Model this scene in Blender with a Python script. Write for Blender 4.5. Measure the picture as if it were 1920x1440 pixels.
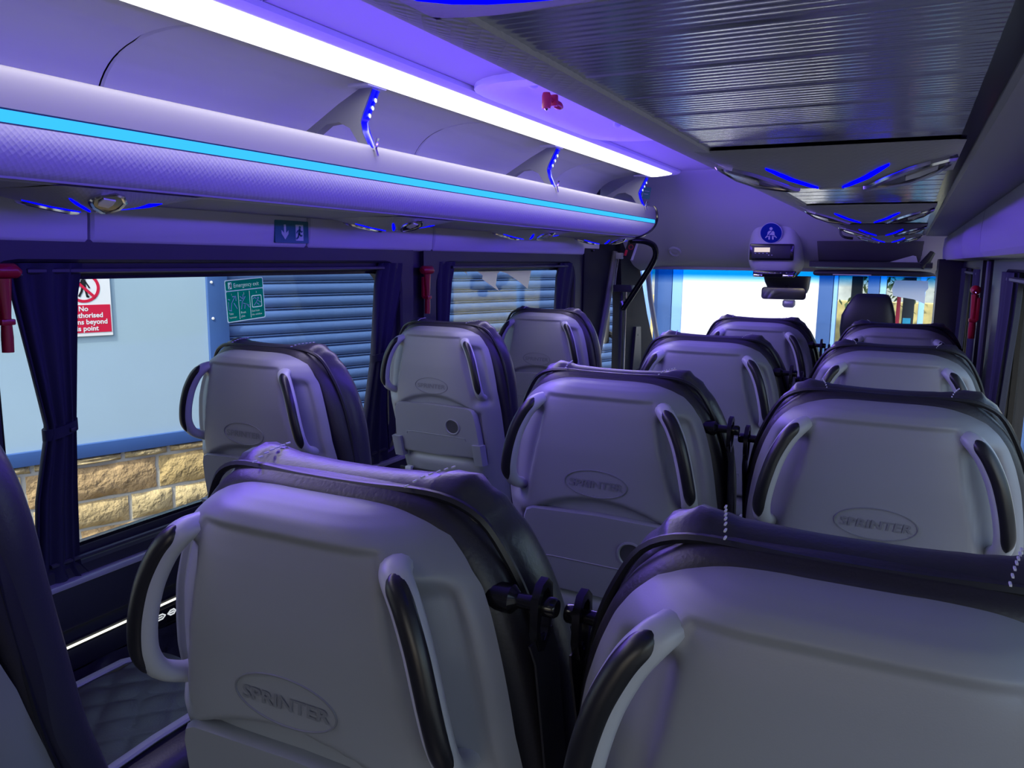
import bpy, bmesh, math, random
import numpy as np
from mathutils import Vector, Matrix
random.seed(7); rng = np.random.default_rng(7)
R = math.radians
scene = bpy.context.scene
for o in list(bpy.data.objects): bpy.data.objects.remove(o)
COL = scene.collection

# ------------------------------------------------------------------ camera
cam_d = bpy.data.cameras.new('camera'); cam = bpy.data.objects.new('camera', cam_d); COL.objects.link(cam)
TH, PS, RO = 0.157, 0.4593, 0.0114
fw = Vector((-math.sin(PS)*math.cos(TH), math.cos(PS)*math.cos(TH), -math.sin(TH)))
r0 = Vector((math.cos(PS), math.sin(PS), 0)); u0 = r0.cross(fw)
rt = r0*math.cos(RO)+u0*math.sin(RO); up = u0*math.cos(RO)-r0*math.sin(RO)
M = Matrix((rt, up, -fw)).transposed().to_4x4(); M.translation = (0, 0, 1.42)
cam.matrix_world = M
cam_d.sensor_fit = 'HORIZONTAL'; cam_d.sensor_width = 36; cam_d.lens = 1486.1*36/1920
cam_d.clip_start = .02; cam_d.clip_end = 200
scene.camera = cam

# ------------------------------------------------------------------ world, sun, lamps, exposure
vs = scene.view_settings
vs.view_transform = 'Standard'; vs.look = 'None'; vs.gamma = 1; vs.use_curve_mapping = False
vs.exposure = 0.0
w = bpy.data.worlds.new('world'); scene.world = w; w.use_nodes = True
nt = w.node_tree; bg = nt.nodes['Background']
sky = nt.nodes.new('ShaderNodeTexSky'); sky.sky_type = 'NISHITA'; sky.sun_disc = False
sky.sun_elevation = R(52); sky.sun_rotation = R(180); sky.air_density = 1.0; sky.dust_density = 3.0
nt.links.new(sky.outputs[0], bg.inputs[0]); bg.inputs[1].default_value = 0.46
sd = bpy.data.lights.new('sun', 'SUN'); sun = bpy.data.objects.new('sun', sd); COL.objects.link(sun)
sd.energy = 4.2; sd.angle = R(0.6); sd.color = (1, .95, .86)
sun.rotation_euler = Vector((0.0, .60, -.80)).to_track_quat('-Z', 'Y').to_euler()

def area(name, loc, direction, sx, sy, energy, color):
    l = bpy.data.lights.new(name, 'AREA'); l.shape = 'RECTANGLE'; l.size = sx; l.size_y = sy
    l.energy = energy; l.color = color
    o = bpy.data.objects.new(name, l); COL.objects.link(o); o.location = loc
    z = -Vector(direction).normalized(); y = Vector((0, 1, 0)); x = y.cross(z).normalized(); y = z.cross(x)
    o.rotation_euler = Matrix((x, y, z)).transposed().to_euler()
    return o
VIOLET = (.17, .07, 1.0)
area('blue_strip_lamp_left', (-1.222, 2.2, 1.63), (1, 0, -.12), .03, 3.9, 24, VIOLET)
area('blue_strip_lamp_right', (-.34, 2.2, 1.63), (-1, 0, .0), .03, 3.9, 19, (.13, .06, 1.0))
area('white_bar_lamp', (-1.185, 1.9, 1.842), (.12, 0, -1), .10, 4.2, 9.0, (1, .97, .93))

# ------------------------------------------------------------------ materials
def mat(name, col, rough=.5, metal=0, bump=None, vary=0, vscale=8, spec=.5, emit=None, estr=1, coat=0, wave=None):
    m = bpy.data.materials.new(name); m.use_nodes = True
    n = m.node_tree; p = n.nodes['Principled BSDF']
    p.inputs['Base Color'].default_value = (*col, 1); p.inputs['Roughness'].default_value = rough
    p.inputs['Metallic'].default_value = metal; p.inputs['Specular IOR Level'].default_value = spec
    p.inputs['Coat Weight'].default_value = coat
    tc = n.nodes.new('ShaderNodeTexCoord')
    if vary:
        nz = n.nodes.new('ShaderNodeTexNoise'); nz.inputs['Scale'].default_value = vscale; nz.inputs['Detail'].default_value = 5
        n.links.new(tc.outputs['Object'], nz.inputs['Vector'])
        cr = n.nodes.new('ShaderNodeValToRGB')
        cr.color_ramp.elements[0].position = .3; cr.color_ramp.elements[1].position = .7
        cr.color_ramp.elements[0].color = (*[c*(1-vary) for c in col], 1); cr.color_ramp.elements[1].color = (*[min(1, c*(1+vary)) for c in col], 1)
        n.links.new(nz.outputs[0], cr.inputs[0]); n.links.new(cr.outputs[0], p.inputs['Base Color'])
    if bump:
        nz = n.nodes.new('ShaderNodeTexNoise'); nz.inputs['Scale'].default_value = bump[0]; nz.inputs['Detail'].default_value = 3
        n.links.new(tc.outputs['Object'], nz.inputs['Vector'])
        b = n.nodes.new('ShaderNodeBump'); b.inputs['Strength'].default_value = bump[1]; b.inputs['Distance'].default_value = bump[2] if len(bump) > 2 else .002
        n.links.new(nz.outputs[0], b.inputs['Height']); n.links.new(b.outputs[0], p.inputs['Normal'])
    if wave:
        sc, st = wave
        mp = n.nodes.new('ShaderNodeMapping'); n.links.new(tc.outputs['Object'], mp.inputs[0])
        ck = n.nodes.new('ShaderNodeTexVoronoi'); ck.inputs['Scale'].default_value = sc; ck.inputs['Randomness'].default_value = 0.05
        mp.inputs['Rotation'].default_value = (R(45), 0, R(45)); n.links.new(mp.outputs[0], ck.inputs['Vector'])
        b = n.nodes.new('ShaderNodeBump'); b.inputs['Strength'].default_value = st; b.inputs['Distance'].default_value = .002
        n.links.new(ck.outputs[0], b.inputs['Height']); n.links.new(b.outputs[0], p.inputs['Normal'])
    if emit:
        p.inputs['Emission Color'].default_value = (*emit, 1); p.inputs['Emission Strength'].default_value = estr
    return m
def glass(name, tint=(1, 1, 1), band=False, refl=.028):
    m = bpy.data.materials.new(name); m.use_nodes = True; n = m.node_tree
    for x in list(n.nodes): n.nodes.remove(x)
    out = n.nodes.new('ShaderNodeOutputMaterial'); mx = n.nodes.new('ShaderNodeMixShader')
    tr = n.nodes.new('ShaderNodeBsdfTransparent'); gl = n.nodes.new('ShaderNodeBsdfGlossy')
    tr.inputs[0].default_value = (*tint, 1); gl.inputs['Roughness'].default_value = .02
    lw = n.nodes.new('ShaderNodeLayerWeight'); lw.inputs[0].default_value = .25
    ml = n.nodes.new('ShaderNodeMath'); ml.operation = 'MULTIPLY'; ml.inputs[1].default_value = refl*6
    n.links.new(lw.outputs['Fresnel'], ml.inputs[0]); n.links.new(ml.outputs[0], mx.inputs[0])
    n.links.new(tr.outputs[0], mx.inputs[1]); n.links.new(gl.outputs[0], mx.inputs[2]); n.links.new(mx.outputs[0], out.inputs[0])
    if band:
        tc = n.nodes.new('ShaderNodeTexCoord'); sx = n.nodes.new('ShaderNodeSeparateXYZ'); cr = n.nodes.new('ShaderNodeValToRGB')
        mr = n.nodes.new('ShaderNodeMapRange'); mr.inputs[1].default_value = band[0]; mr.inputs[2].default_value = band[1]
        n.links.new(tc.outputs['Object'], sx.inputs[0]); n.links.new(sx.outputs[2], mr.inputs[0]); n.links.new(mr.outputs[0], cr.inputs[0])
        cr.color_ramp.elements[0].color = (*tint, 1); cr.color_ramp.elements[1].color = (.03, .42, .75, 1)
        n.links.new(cr.outputs[0], tr.inputs[0])
    return m
def emis(name, col, s):
    m = bpy.data.materials.new(name); m.use_nodes = True; n = m.node_tree
    for x in list(n.nodes): n.nodes.remove(x)
    out = n.nodes.new('ShaderNodeOutputMaterial'); e = n.nodes.new('ShaderNodeEmission')
    e.inputs[0].default_value = (*col, 1); e.inputs[1].default_value = s; n.links.new(e.outputs[0], out.inputs[0])
    return m
def trans(name, col, f=.55):
    m = bpy.data.materials.new(name); m.use_nodes = True; n = m.node_tree
    for x in list(n.nodes): n.nodes.remove(x)
    out = n.nodes.new('ShaderNodeOutputMaterial'); mx = n.nodes.new('ShaderNodeMixShader'); mx.inputs[0].default_value = f
    d = n.nodes.new('ShaderNodeBsdfDiffuse'); t_ = n.nodes.new('ShaderNodeBsdfTranslucent')
    d.inputs[0].default_value = (*col, 1); t_.inputs[0].default_value = (*col, 1)
    n.links.new(d.outputs[0], mx.inputs[1]); n.links.new(t_.outputs[0], mx.inputs[2]); n.links.new(mx.outputs[0], out.inputs[0])
    return m
STG = trans('sticker_green', (.0, .34, .20), .6); STP = trans('sticker_pale', (.75, .95, .85)); STL = trans('sticker_print', (.80, 1, .88), .45)
SHELL = mat('seat_shell_grey', (.225, .23, .262), .42, bump=(900, .12, .0005))
SHELL2 = mat('tray_grey', (.21, .214, .245), .45, bump=(900, .12, .0005))
LOGO = mat('logo_relief_grey', (.155, .158, .185), .5)
HAND = mat('handle_grey', (.38, .39, .43), .38, bump=(700, .08, .0004))
GRIP = mat('grip_black', (.012, .012, .016), .33)
LEATHER = mat('black_leather', (.020, .018, .024), .42, bump=(260, .35, .001))
LEATHER2 = mat('roll_leather', (.030, .029, .040), .36, bump=(220, .35, .001))
PIPE = mat('piping_black', (.010, .010, .014), .4)
STITCH = mat('stitch_thread', (.55, .55, .6), .7)
LINING = mat('rack_lining_grey', (.66, .66, .70), .55, bump=(500, .1, .0005))
HEAD = mat('headliner_grey', (.58, .57, .60), .7, bump=(700, .15, .0006))
FABRIC = mat('rack_fabric_grey', (.46, .45, .49), .7, wave=(130, .45))
BANDM = mat('rack_band_grey', (.25, .24, .28), .55)
CEIL = mat('ceiling_grey', (.40, .39, .43), .6, bump=(600, .1, .0005))
UNDER = mat('rack_underside_grey', (.33, .33, .35), .6, bump=(600, .2, .0006))
UNITM = mat('service_unit_grey', (.34, .34, .36), .55, wave=(150, .25))
RIB = mat('ribbed_metal', (.58, .60, .65), .20, metal=.9)
DARK = mat('dark_trim', (.016, .016, .022), .42, bump=(500, .2, .0006))
DARK2 = mat('charcoal_trim', (.045, .045, .055), .5, bump=(500, .2, .0006))
GLOSSB = mat('gloss_black', (.008, .008, .010), .18)
CHROME = mat('chrome', (.72, .72, .75), .15, metal=1)
SILVER = mat('silver_plastic', (.50, .50, .52), .3, metal=.3)
CURT = mat('curtain_navy', (.016, .016, .038), .8, bump=(400, .3, .001))
RED = mat('hammer_red', (.42, .006, .025), .28)
REDC = mat('hammer_red_ceiling', (.48, .03, .05), .35)
BAR = emis('light_bar_diffuser', (1, .985, .95), 2.6)
LED = emis('blue_strip_diffuser', (.05, .60, 1.45), 1.0)
LEDB = emis('deep_blue_led', (.0, .0, 1.0), 3)
DOT = emis('led_dot', (.75, .9, 1), 3.0)
WLED = emis('white_led_line', (1, 1, .85), 1.3)
WSYM = emis('white_symbol', (.9, .95, 1), .7)
SCREEN = emis('device_screen', (.9, .75, .75), .9)
GREEN = mat('sign_green', (.0, .12, .075), .4)
GREEN2 = mat('sign_teal', (.003, .15, .17), .45)
PALE = mat('sign_pale', (.55, .68, .62), .5)
WHITE = mat('white_print', (.8, .8, .8), .5)
BLACKP = mat('black_print', (.01, .01, .012), .5)
REDP = mat('red_print', (.62, .01, .05), .45)
BLUEP = mat('sign_blue', (.0, .02, .30), .4)
LILAC = mat('sign_lilac', (.62, .60, .75), .5)
SHUT = mat('shutter_blue', (.062, .125, .30), .55, vary=.06, vscale=3)
POST = mat('frame_blue', (.045, .105, .29), .4, vary=.05, vscale=4)
POST2 = mat('frame_light_blue', (.22, .42, .80), .4)
PANEL = mat('door_panel_pale_blue', (.36, .49, .57), .5, vary=.03, vscale=2)
WPANEL = mat('white_wall', (.9, .9, .9), .6)
MORTAR = mat('mortar', (.42, .41, .36), .9, bump=(60, .5, .004))
STONES = [mat('sandstone_%s' % n, c, .9, bump=(26, 1.0, .02), vary=.28, vscale=10) for n, c in
          (('gold', (.46, .33, .14)), ('buff', (.47, .35, .17)), ('tan', (.40, .27, .13)), ('cream', (.50, .39, .20)))]
PAPER = trans('torn_paper', (.85, .75, .52), .6)
PAPERW = trans('white_paper', (.9, .9, .9), .6)
GROUND = mat('tarmac', (.16, .16, .16), .9, bump=(80, .5, .004), vary=.2, vscale=20)
FLOOR = mat('floor_vinyl', (.05, .05, .06), .6, vary=.3, vscale=60)
YELL = mat('yellow_stone', (.62, .48, .20), .8, vary=.3, vscale=10)
LEAFM = mat('shrub_green', (.16, .22, .08), .8, vary=.4, vscale=10)
GREY = mat('grey_render', (.36, .37, .36), .8, vary=.3, vscale=6)
GL = glass('window_glass', (.93, .97, .97)); GLF = glass('windshield_glass', (.95, .98, .98), band=(1.27, 1.335))
MIRR = mat('mirror_glass', (.55, .62, .58), .05, metal=1)

# ------------------------------------------------------------------ mesh helpers
class MB:
    def __init__(s): s.v = []; s.f = []; s.m = []
    def add(s, vs_, fs, mi=0):
        b = len(s.v); s.v += [tuple(map(float, p)) for p in vs_]; s.f += [tuple(i+b for i in f) for f in fs]; s.m += [mi]*len(fs)
    def box(s, c, d, rot=None, bev=.0, mi=0):
        bm = bmesh.new(); bmesh.ops.create_cube(bm, size=1)
        for v in bm.verts: v.co = Vector((v.co.x*d[0], v.co.y*d[1], v.co.z*d[2]))
        if bev: bmesh.ops.bevel(bm, geom=bm.edges[:], offset=bev, segments=2, affect='EDGES', profile=.6)
        m = rot if rot is not None else Matrix.Identity(3)
        bm.verts.index_update()
        s.add([m @ v.co + Vector(c) for v in bm.verts], [[v.index for v in f.verts] for f in bm.faces], mi); bm.free()
        return s
    def bx(s, x0, x1, y0, y1, z0, z1, bev=0, mi=0):
        return s.box(((x0+x1)/2, (y0+y1)/2, (z0+z1)/2), (abs(x1-x0), abs(y1-y0), abs(z1-z0)), None, bev, mi)
    def loft(s, rings, closed=True, caps=(True, True), mi=0):
        n = len(rings[0]); vs_ = [p for r in rings for p in r]; fs = []
        for i in range(len(rings)-1):
            for j in range(n if closed else n-1):
                k = (j+1) % n
                fs.append((i*n+j, i*n+k, (i+1)*n+k, (i+1)*n+j))
        if closed and caps[0]: fs.append(tuple(range(n))[::-1])
        if closed and caps[1]: fs.append(tuple((len(rings)-1)*n+j for j in range(n)))
        s.add(vs_, fs, mi); return s
    def tube(s, path, r, n=8, flat=None, up=(0, 0, 1), mi=0, closed=False):
        P = [Vector(p) for p in path]; rings = []; L = len(P)
        prev = None
        for i, p in enumerate(P):
            if closed: t = P[(i+1) % L]-P[i-1]
            else: t = P[min(i+1, L-1)]-P[max(i-1, 0)]
            t.normalize(); ref = Vector(up) if prev is None else prev
            a = ref - t*ref.dot(t)
            if a.length < 1e-4: a = Vector((1, 0, 0)) - t*t.x
            a.normalize(); prev = a if flat is None else None; b = t.cross(a)
            rr = r[i] if hasattr(r, '__len__') else r
            ra, rb = (rr if hasattr(rr, '__len__') else (rr, rr if flat is None else rr*flat))
            rings.append([p + a*(ra*math.cos(q)) + b*(rb*math.sin(q)) for q in [2*math.pi*k/n for k in range(n)]])
        if closed: rings.append(rings[0])
        s.loft(rings, True, (not closed, not closed), mi); return s
    def prism(s, poly, O, U, V, N, d, mi=0):
        O, U, V, N = map(Vector, (O, U, V, N)); n = len(poly)
        a = [O+U*x+V*y for x, y in poly]; b = [p+N*d for p in a]
        s.add(a+b, [tuple(range(n))[::-1], tuple(range(n, 2*n))]+[(i, (i+1) % n, n+(i+1) % n, n+i) for i in range(n)], mi); return s
    def flat(s, poly, O, U, V, N, d=0, mi=0):
        O, U, V, N = map(Vector, (O, U, V, N)); s.add([O+U*x+V*y+N*d for x, y in poly], [tuple(range(len(poly)))], mi); return s
    def build(s, name, mats, parent=None, smooth=True, angle=40):
        me = bpy.data.meshes.new(name); me.from_pydata(s.v, [], s.f)
        for m in (mats if isinstance(mats, (list, tuple)) else [mats]): me.materials.append(m)
        if len(me.materials) > 1: me.polygons.foreach_set('material_index', s.m)
        bm = bmesh.new(); bm.from_mesh(me); bmesh.ops.recalc_face_normals(bm, faces=bm.faces); bm.to_mesh(me); bm.free()
        me.update()
        if smooth:
            me.polygons.foreach_set('use_smooth', [True]*len(me.polygons))
            me.set_sharp_from_angle(angle=R(angle))
        o = bpy.data.objects.new(name, me); COL.objects.link(o)
        if parent is not None: o.parent = parent
        return o
def tag(o, label, cat=None, group=None, kind=None):
    o['label'] = label
    if cat: o['category'] = cat
    if group: o['group'] = group
    if kind: o['kind'] = kind
    return o
def thing(name, loc, label, cat, group=None):
    o = bpy.data.objects.new(name, None); COL.objects.link(o); o.location = loc; o.empty_display_size = .05
    return tag(o, label, cat, group)
def struct(o, label): return tag(o, label, None, None, 'structure')
def copy_tree(o, parent=None):
    c = o.copy(); COL.objects.link(c); c.parent = parent
    for ch in o.children: copy_tree(ch, c)
    return c
def off(o, loc):   # shift a mesh built in world coords so that its parent sits at loc
    o.data.transform(Matrix.Translation(-Vector(loc))); return o
def rrect(x0, x1, y0, y1, r, n=5):
    pts = []
    for cx, cy, a in ((x1-r, y1-r, 0), (x0+r, y1-r, 90), (x0+r, y0+r, 180), (x1-r, y0+r, 270)):
        for k in range(n+1):
            q = R(a+90*k/n); pts.append((cx+r*math.cos(q), cy+r*math.sin(q)))
    return pts
def circ(cx, cy, r, n=24, a0=0, a1=360): return [(cx+r*math.cos(R(a0+(a1-a0)*k/n)), cy+r*math.sin(R(a0+(a1-a0)*k/n))) for k in range(n+(0 if a1-a0 == 360 else 1))]
def stroke(pts, w_):
    """a polyline of width w_ as quads, 2D"""
    out = []
    for (x0, y0), (x1, y1) in zip(pts[:-1], pts[1:]):
        dx, dy = x1-x0, y1-y0; l = math.hypot(dx, dy) or 1; nx, ny = -dy/l*w_/2, dx/l*w_/2; ex, ey = dx/l*w_*.3, dy/l*w_*.3
        out.append([(x0-ex+nx, y0-ey+ny), (x0-ex-nx, y0-ey-ny), (x1+ex-nx, y1+ey-ny), (x1+ex+nx, y1+ey+ny)])
    return out
def text(mb, s_, size, O, U, V, N, d=.0006, align='LEFT', sx=1.0, shear=0, mi=0, bold=0):
    cu = bpy.data.curves.new('t', 'FONT'); cu.body = s_; cu.size = size; cu.align_x = align; cu.resolution_u = 3
    cu.offset = bold; cu.shear = shear; cu.extrude = 0
    ob = bpy.data.objects.new('t', cu); COL.objects.link(ob); bpy.context.view_layer.update()
    me = bpy.data.meshes.new_from_object(ob.evaluated_get(bpy.context.evaluated_depsgraph_get()))
    O, U, V, N = map(Vector, (O, U, V, N))
    mb.add([O+U*(v.co.x*sx)+V*v.co.y+N*d for v in me.vertices], [tuple(p.vertices) for p in me.polygons], mi)
    bpy.data.objects.remove(ob); bpy.data.meshes.remove(me); bpy.data.curves.remove(cu)
def sm(a, b, x): 
    t = np.clip((x-a)/(b-a), 0, 1); return t*t*(3-2*t)
def dense(tab, n, k=5):
    t = np.array(tab, float); q = np.linspace(0, len(t)-1, n)
    o = np.stack([np.interp(q, np.arange(len(t)), t[:, i]) for i in range(t.shape[1])], 1)
    for _ in range(2):
        p = np.pad(o, ((k//2, k//2), (0, 0)), mode='edge')
        m = np.stack([np.convolve(p[:, i], np.ones(k)/k, 'valid') for i in range(o.shape[1])], 1)
        m[0] = o[0]; m[-1] = o[-1]; o = m
    return o
YV, ZV, XV = (0, 1, 0), (0, 0, 1), (1, 0, 0)

# ================================================================== SETTING
XL, XR, YR0, YF = -1.605, .222, -.9, 5.15
FZ = .09
struct(MB().bx(-1.66, .29, YR0, 6.0, FZ-.06, FZ).build('floor', FLOOR), 'dark vinyl floor of the minibus')
ground = struct(MB().bx(-14, 14, -10, 26, -.75, -.65).build('ground', GROUND), 'grey tarmac yard outside the minibus')

# --- side walls with window bays
def ring_pts(y0, y1, z0, z1, r, n=6):  # rounded rect in (y,z)
    return rrect(y0, y1, z0, z1, r, n)
def outer_pts(y0, y1, z0, z1, n=6):
    pts = []
    m = n+1
    cs = [(y1, z1), (y0, z1), (y0, z0), (y1, z0)]
    prev = [(y1, (z0+z1)/2), ((y0+y1)/2, z1), (y0, (z0+z1)/2), ((y0+y1)/2, z0)]
    for (c, (px, pz)), nx in zip(zip(cs, prev), prev[1:]+prev[:1]):
        for k in range(m):
            t = k/(m-1)
            a = (c[0], c[1]) 
            if t < .5: q = (px+(a[0]-px)*min(1, t*2*.5+.5), pz+(a[1]-pz)*min(1, t*2*.5+.5))
            else: q = (a[0]+(nx[0]-a[0])*max(0, (t-.5)), a[1]+(nx[1]-a[1])*max(0, (t-.5)))
            pts.append(q)
    return pts
def bay(mb, x, s, y0, y1, z0, z1, o, g, r):
    """wall bay with a rounded, stepped window opening; s=+1 when the cabin is towards +x"""
    def R3(p, xx): return [(xx, a, b) for a, b in p]
    rings = [R3(outer_pts(y0, y1, z0, z1), x-s*.07), R3(outer_pts(y0, y1, z0, z1), x), R3(ring_pts(*o, r), x), R3(ring_pts(o[0]+.006, o[1]-.006, o[2]+.006, o[3]-.006, r), x-s*.006),
             R3(ring_pts(o[0]+.008, o[1]-.008, o[2]+.008, o[3]-.008, r), x-s*.022), R3(ring_pts(*g, r*.8), x-s*.026), R3(ring_pts(*g, r*.8), x-s*.07)]
    mb.loft(rings, True, (False, False))
def window(n, x, s, g, label, rail=True):
    fr = MB()
    outer = ring_pts(g[0]-.012, g[1]+.012, g[2]-.012, g[3]+.012, .07); inner = ring_pts(g[0]+.008, g[1]-.008, g[2]+.008, g[3]-.008, .06)
    xx = x-s*.045
    fr.loft([[(xx, a, b) for a, b in outer], [(xx+s*.012, a, b) for a, b in outer], [(xx+s*.012, a, b) for a, b in inner], [(xx, a, b) for a, b in inner]], True, (False, False))
    f = fr.build('window_%d' % n, GLOSSB); struct(f, label)
    pn = MB().prism(ring_pts(g[0], g[1], g[2], g[3], .065), (xx-s*.006, 0, 0), YV, ZV, (s, 0, 0), .004).build('pane', GL, f)
    if rail:
        MB().tube([(x+s*.002, g[0]+.06, g[3]+.012), (x+s*.002, g[1]-.06, g[3]+.012)], .006, 6).build('curtain_rail', DARK2, f)
        MB().tube([(x+s*.002, g[0]+.06, g[2]-.012), (x+s*.002, g[1]-.06, g[2]-.012)], .005, 6).build('curtain_rail', DARK2, f)
    return f
wl = MB()
G0 = (-.62, .42, .765, 1.372); G1 = (.955, 2.305, .765, 1.372); G2 = (2.64, 3.94, .765, 1.372)
bay(wl, XL, 1, YR0, .68, .70, 1.45, (-.68, .48, .735, 1.408), G0, .10)
bay(wl, XL, 1, .68, 2.43, .70, 1.45, (.90, 2.36, .735, 1.408), G1, .10)
bay(wl, XL, 1, 2.50, 4.12, .70, 1.45, (2.585, 4.0, .735, 1.408), G2, .10)
wl.bx(XL-.07, XL-.018, 2.43, 2.50, .70, 1.45)
wl.bx(XL-.07, XL+.012, YR0, 4.12, .60, .70, .006)
wl.bx(XL-.07, XL-.006, YR0, 4.30, FZ, .60)
wl.bx(XL-.07, XL-.02, YR0, 4.40, 1.45, 1.90)
wall_l = struct(wl.build('wall_left', mat('wall_charcoal', (.024, .024, .031), .5, bump=(500, .2, .0006)), None, True, 30), 'charcoal left side wall around the windows')
MB().bx(XL-.004, XL+.020, YR0, 4.12, .698, .712, .004).build('sill_ledge', SILVER, wall_l)
MB().bx(XL-.02, XL+.006, YR0, 4.10, .50, .552, .004).build('lower_rail', DARK, wall_l)
# quilted lower lining
def quilt(mb, nu, nv, fn, amp, cu, cv):
    vs_ = []; fs = []
    for i in range(nu+1):
        for j in range(nv+1):
            a, b = i/nu*cu, j/nv*cv
            d = (abs(math.sin(math.pi*(a+b)))*abs(math.sin(math.pi*(a-b))))**.4*amp
            vs_.append(fn(i/nu, j/nv, d))
    for i in range(nu):
        for j in range(nv):
            k = i*(nv+1)+j; fs.append((k, k+1, k+nv+2, k+nv+1))
    mb.add(vs_, fs)
q = MB(); quilt(q, 240, 20, lambda a, b, d: (XL-.004+d, .5+a*3.5, .28+b*.22), .014, 28, 2); q.build('quilted_lining', LEATHER2, wall_l)
for n, g, lb in ((1, G1, 'large left window beside the near single seats'), (2, G2, 'smaller left window ahead with torn paper on its glass'), (3, G0, 'left rear window behind the viewpoint')):
    window(n, XL, 1, g, lb)
wr = MB()
G4 = (-.5, 2.37, .765, 1.372); G5 = (3.27, 4.15, .765, 1.372)
bay(wr, XR, -1, YR0, 2.65, .70, 1.45, (-.56, 2.46, .735, 1.408), G4, .10)
bay(wr, XR, -1, 3.16, 4.32, .70, 1.45, (3.22, 4.22, .735, 1.408), G5, .08)
wr.bx(XR+.012, XR+.07, 2.65, 3.16, .70, 1.45); wr.bx(XR-.012, XR+.07, YR0, 4.6, .60, .70, .006); wr.bx(XR, XR+.07, YR0, 5.1, FZ, .60)
wr.bx(XR+.02, XR+.09, YR0, 4.6, 1.45, 1.90); wr.bx(XR+.01, XR+.07, 4.32, 4.6, .7, 1.45)
wr.prism([(4.24, FZ), (4.56, FZ), (4.53, 1.43), (4.46, 1.44), (4.24, 1.44)], (.120, 0, 0), YV, ZV, XV, .11)
wall_r = struct(wr.build('wall_right', DARK, None, True, 30), 'dark right side wall with curtained windows')
window(4, XR, -1, G4, 'right window beside the near right seats'); window(5, XR, -1, G5, 'right window ahead of the pillar hammer')
MB().bx(.206, .222, 2.75, 2.80, .60, 1.44, .008).build('pillar_trim', DARK2, wall_r)
rw = MB()
for a in ((-1.68, .31, FZ-.1, .74), (-1.68, .31, 1.40, 1.95), (-1.68, -.50, .74, 1.40), (.08, .31, .74, 1.40)): rw.bx(a[0], a[1], YR0-.06, YR0, a[2], a[3])
struct(rw.build('wall_rear', DARK2), 'rear wall of the minibus behind the viewpoint')

# --- ceiling
ce = MB()
prof = [(-1.68, 1.86), (-1.4, 1.875), (-.7, 1.885), (0, 1.875), (.32, 1.86)]
ce.loft([[(x, y, z) for x, z in prof]+[(x, y, z+.06) for x, z in prof[::-1]] for y in (YR0-.08, 1.17)], True)
ce.loft([[(x, y, z) for x, z in prof]+[(x, y, z+.06) for x, z in prof[::-1]] for y in (1.175, 4.19)], True)
ceiling = struct(ce.build('ceiling', CEIL), 'grey panelled ceiling of the minibus')
hl = MB()
st = dense([(4.195, 1.880), (4.32, 1.868), (4.48, 1.79), (4.62, 1.665), (4.78, 1.53), (4.95, 1.415), (5.08, 1.385), (5.16, 1.372)], 30, 3)
xs = np.linspace(-1.64, .2, 24)
def hz(x, y, z): 
    e = max(0, abs(x+.72)-.62)/.3
    return z-.05*e*e*np.clip((y-4.2)/.5, 0, 1)*0.6
hl.loft([[(x, y, hz(x, y, z)) for x in xs]+[(x, y+.02, hz(x, y, z)+.05) for x in xs[::-1]] for y, z in st], True)
hl.build('cab_headliner', HEAD, ceiling)
MB().bx(-1.62, .16, 5.10, 5.18, 1.362, 1.384, .008).build('windshield_header', HEAD, ceiling)
sp = MB(); sp.loft([[(-1.30+.032*k*math.cos(q), 4.86+.032*k*math.sin(q), 1.478-.0-.7*(.032*k*math.sin(q))-dz) for q in [2*math.pi*i/20 for i in range(20)]] for k, dz in ((1.2, -.012), (1.2, .008), (1.0, .012), (.7, .006), (.6, .008), (.01, .008))], True)
sp.build('speaker_grille', HEAD, ceiling)

# --- recess for the roof hammer, hung just below the ceiling
def recess_z(): return 1.862
rc = MB()
o_ = rrect(-1.11, -.56, 1.87, 2.98, .16, 6); i_ = rrect(-1.04, -.60, 1.95, 2.88, .11, 6); j_ = rrect(-1.00, -.63, 2.0, 2.83, .09, 6)
rc.loft([[(a, b, 1.884) for a, b in o_], [(a, b, 1.868) for a, b in o_], [(a+(.012 if a < -.8 else -.012), b, 1.862) for a, b in o_], [(a, b, 1.864) for a, b in i_], [(a, b, 1.880) for a, b in j_]], True, (True, True))
rc.build('hammer_recess', LINING, ceiling)
MB().loft([[(a, b, 1.8795) for a, b in rrect(-.90, -.64, 2.03, 2.80, .07, 6)], [(a, b, 1.868) for a, b in rrect(-.90, -.64, 2.03, 2.80, .07, 6)], [(a, b, 1.866) for a, b in rrect(-.89, -.65, 2.04, 2.79, .06, 6)], [(a, b, 1.879) for a, b in rrect(-.885, -.655, 2.05, 2.78, .06, 6)]], True).build('recess_slot', DARK2, ceiling)
for y in (1.985, 2.66): MB().loft([[(-.93+.012*k*math.cos(q), y+.018*k*math.sin(q), 1.872-d) for q in [2*math.pi*i/12 for i in range(12)]] for k, d in ((1, -.008), (1, .004), (.5, .008))], True).build('screw_cap', LINING, ceiling)

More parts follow.
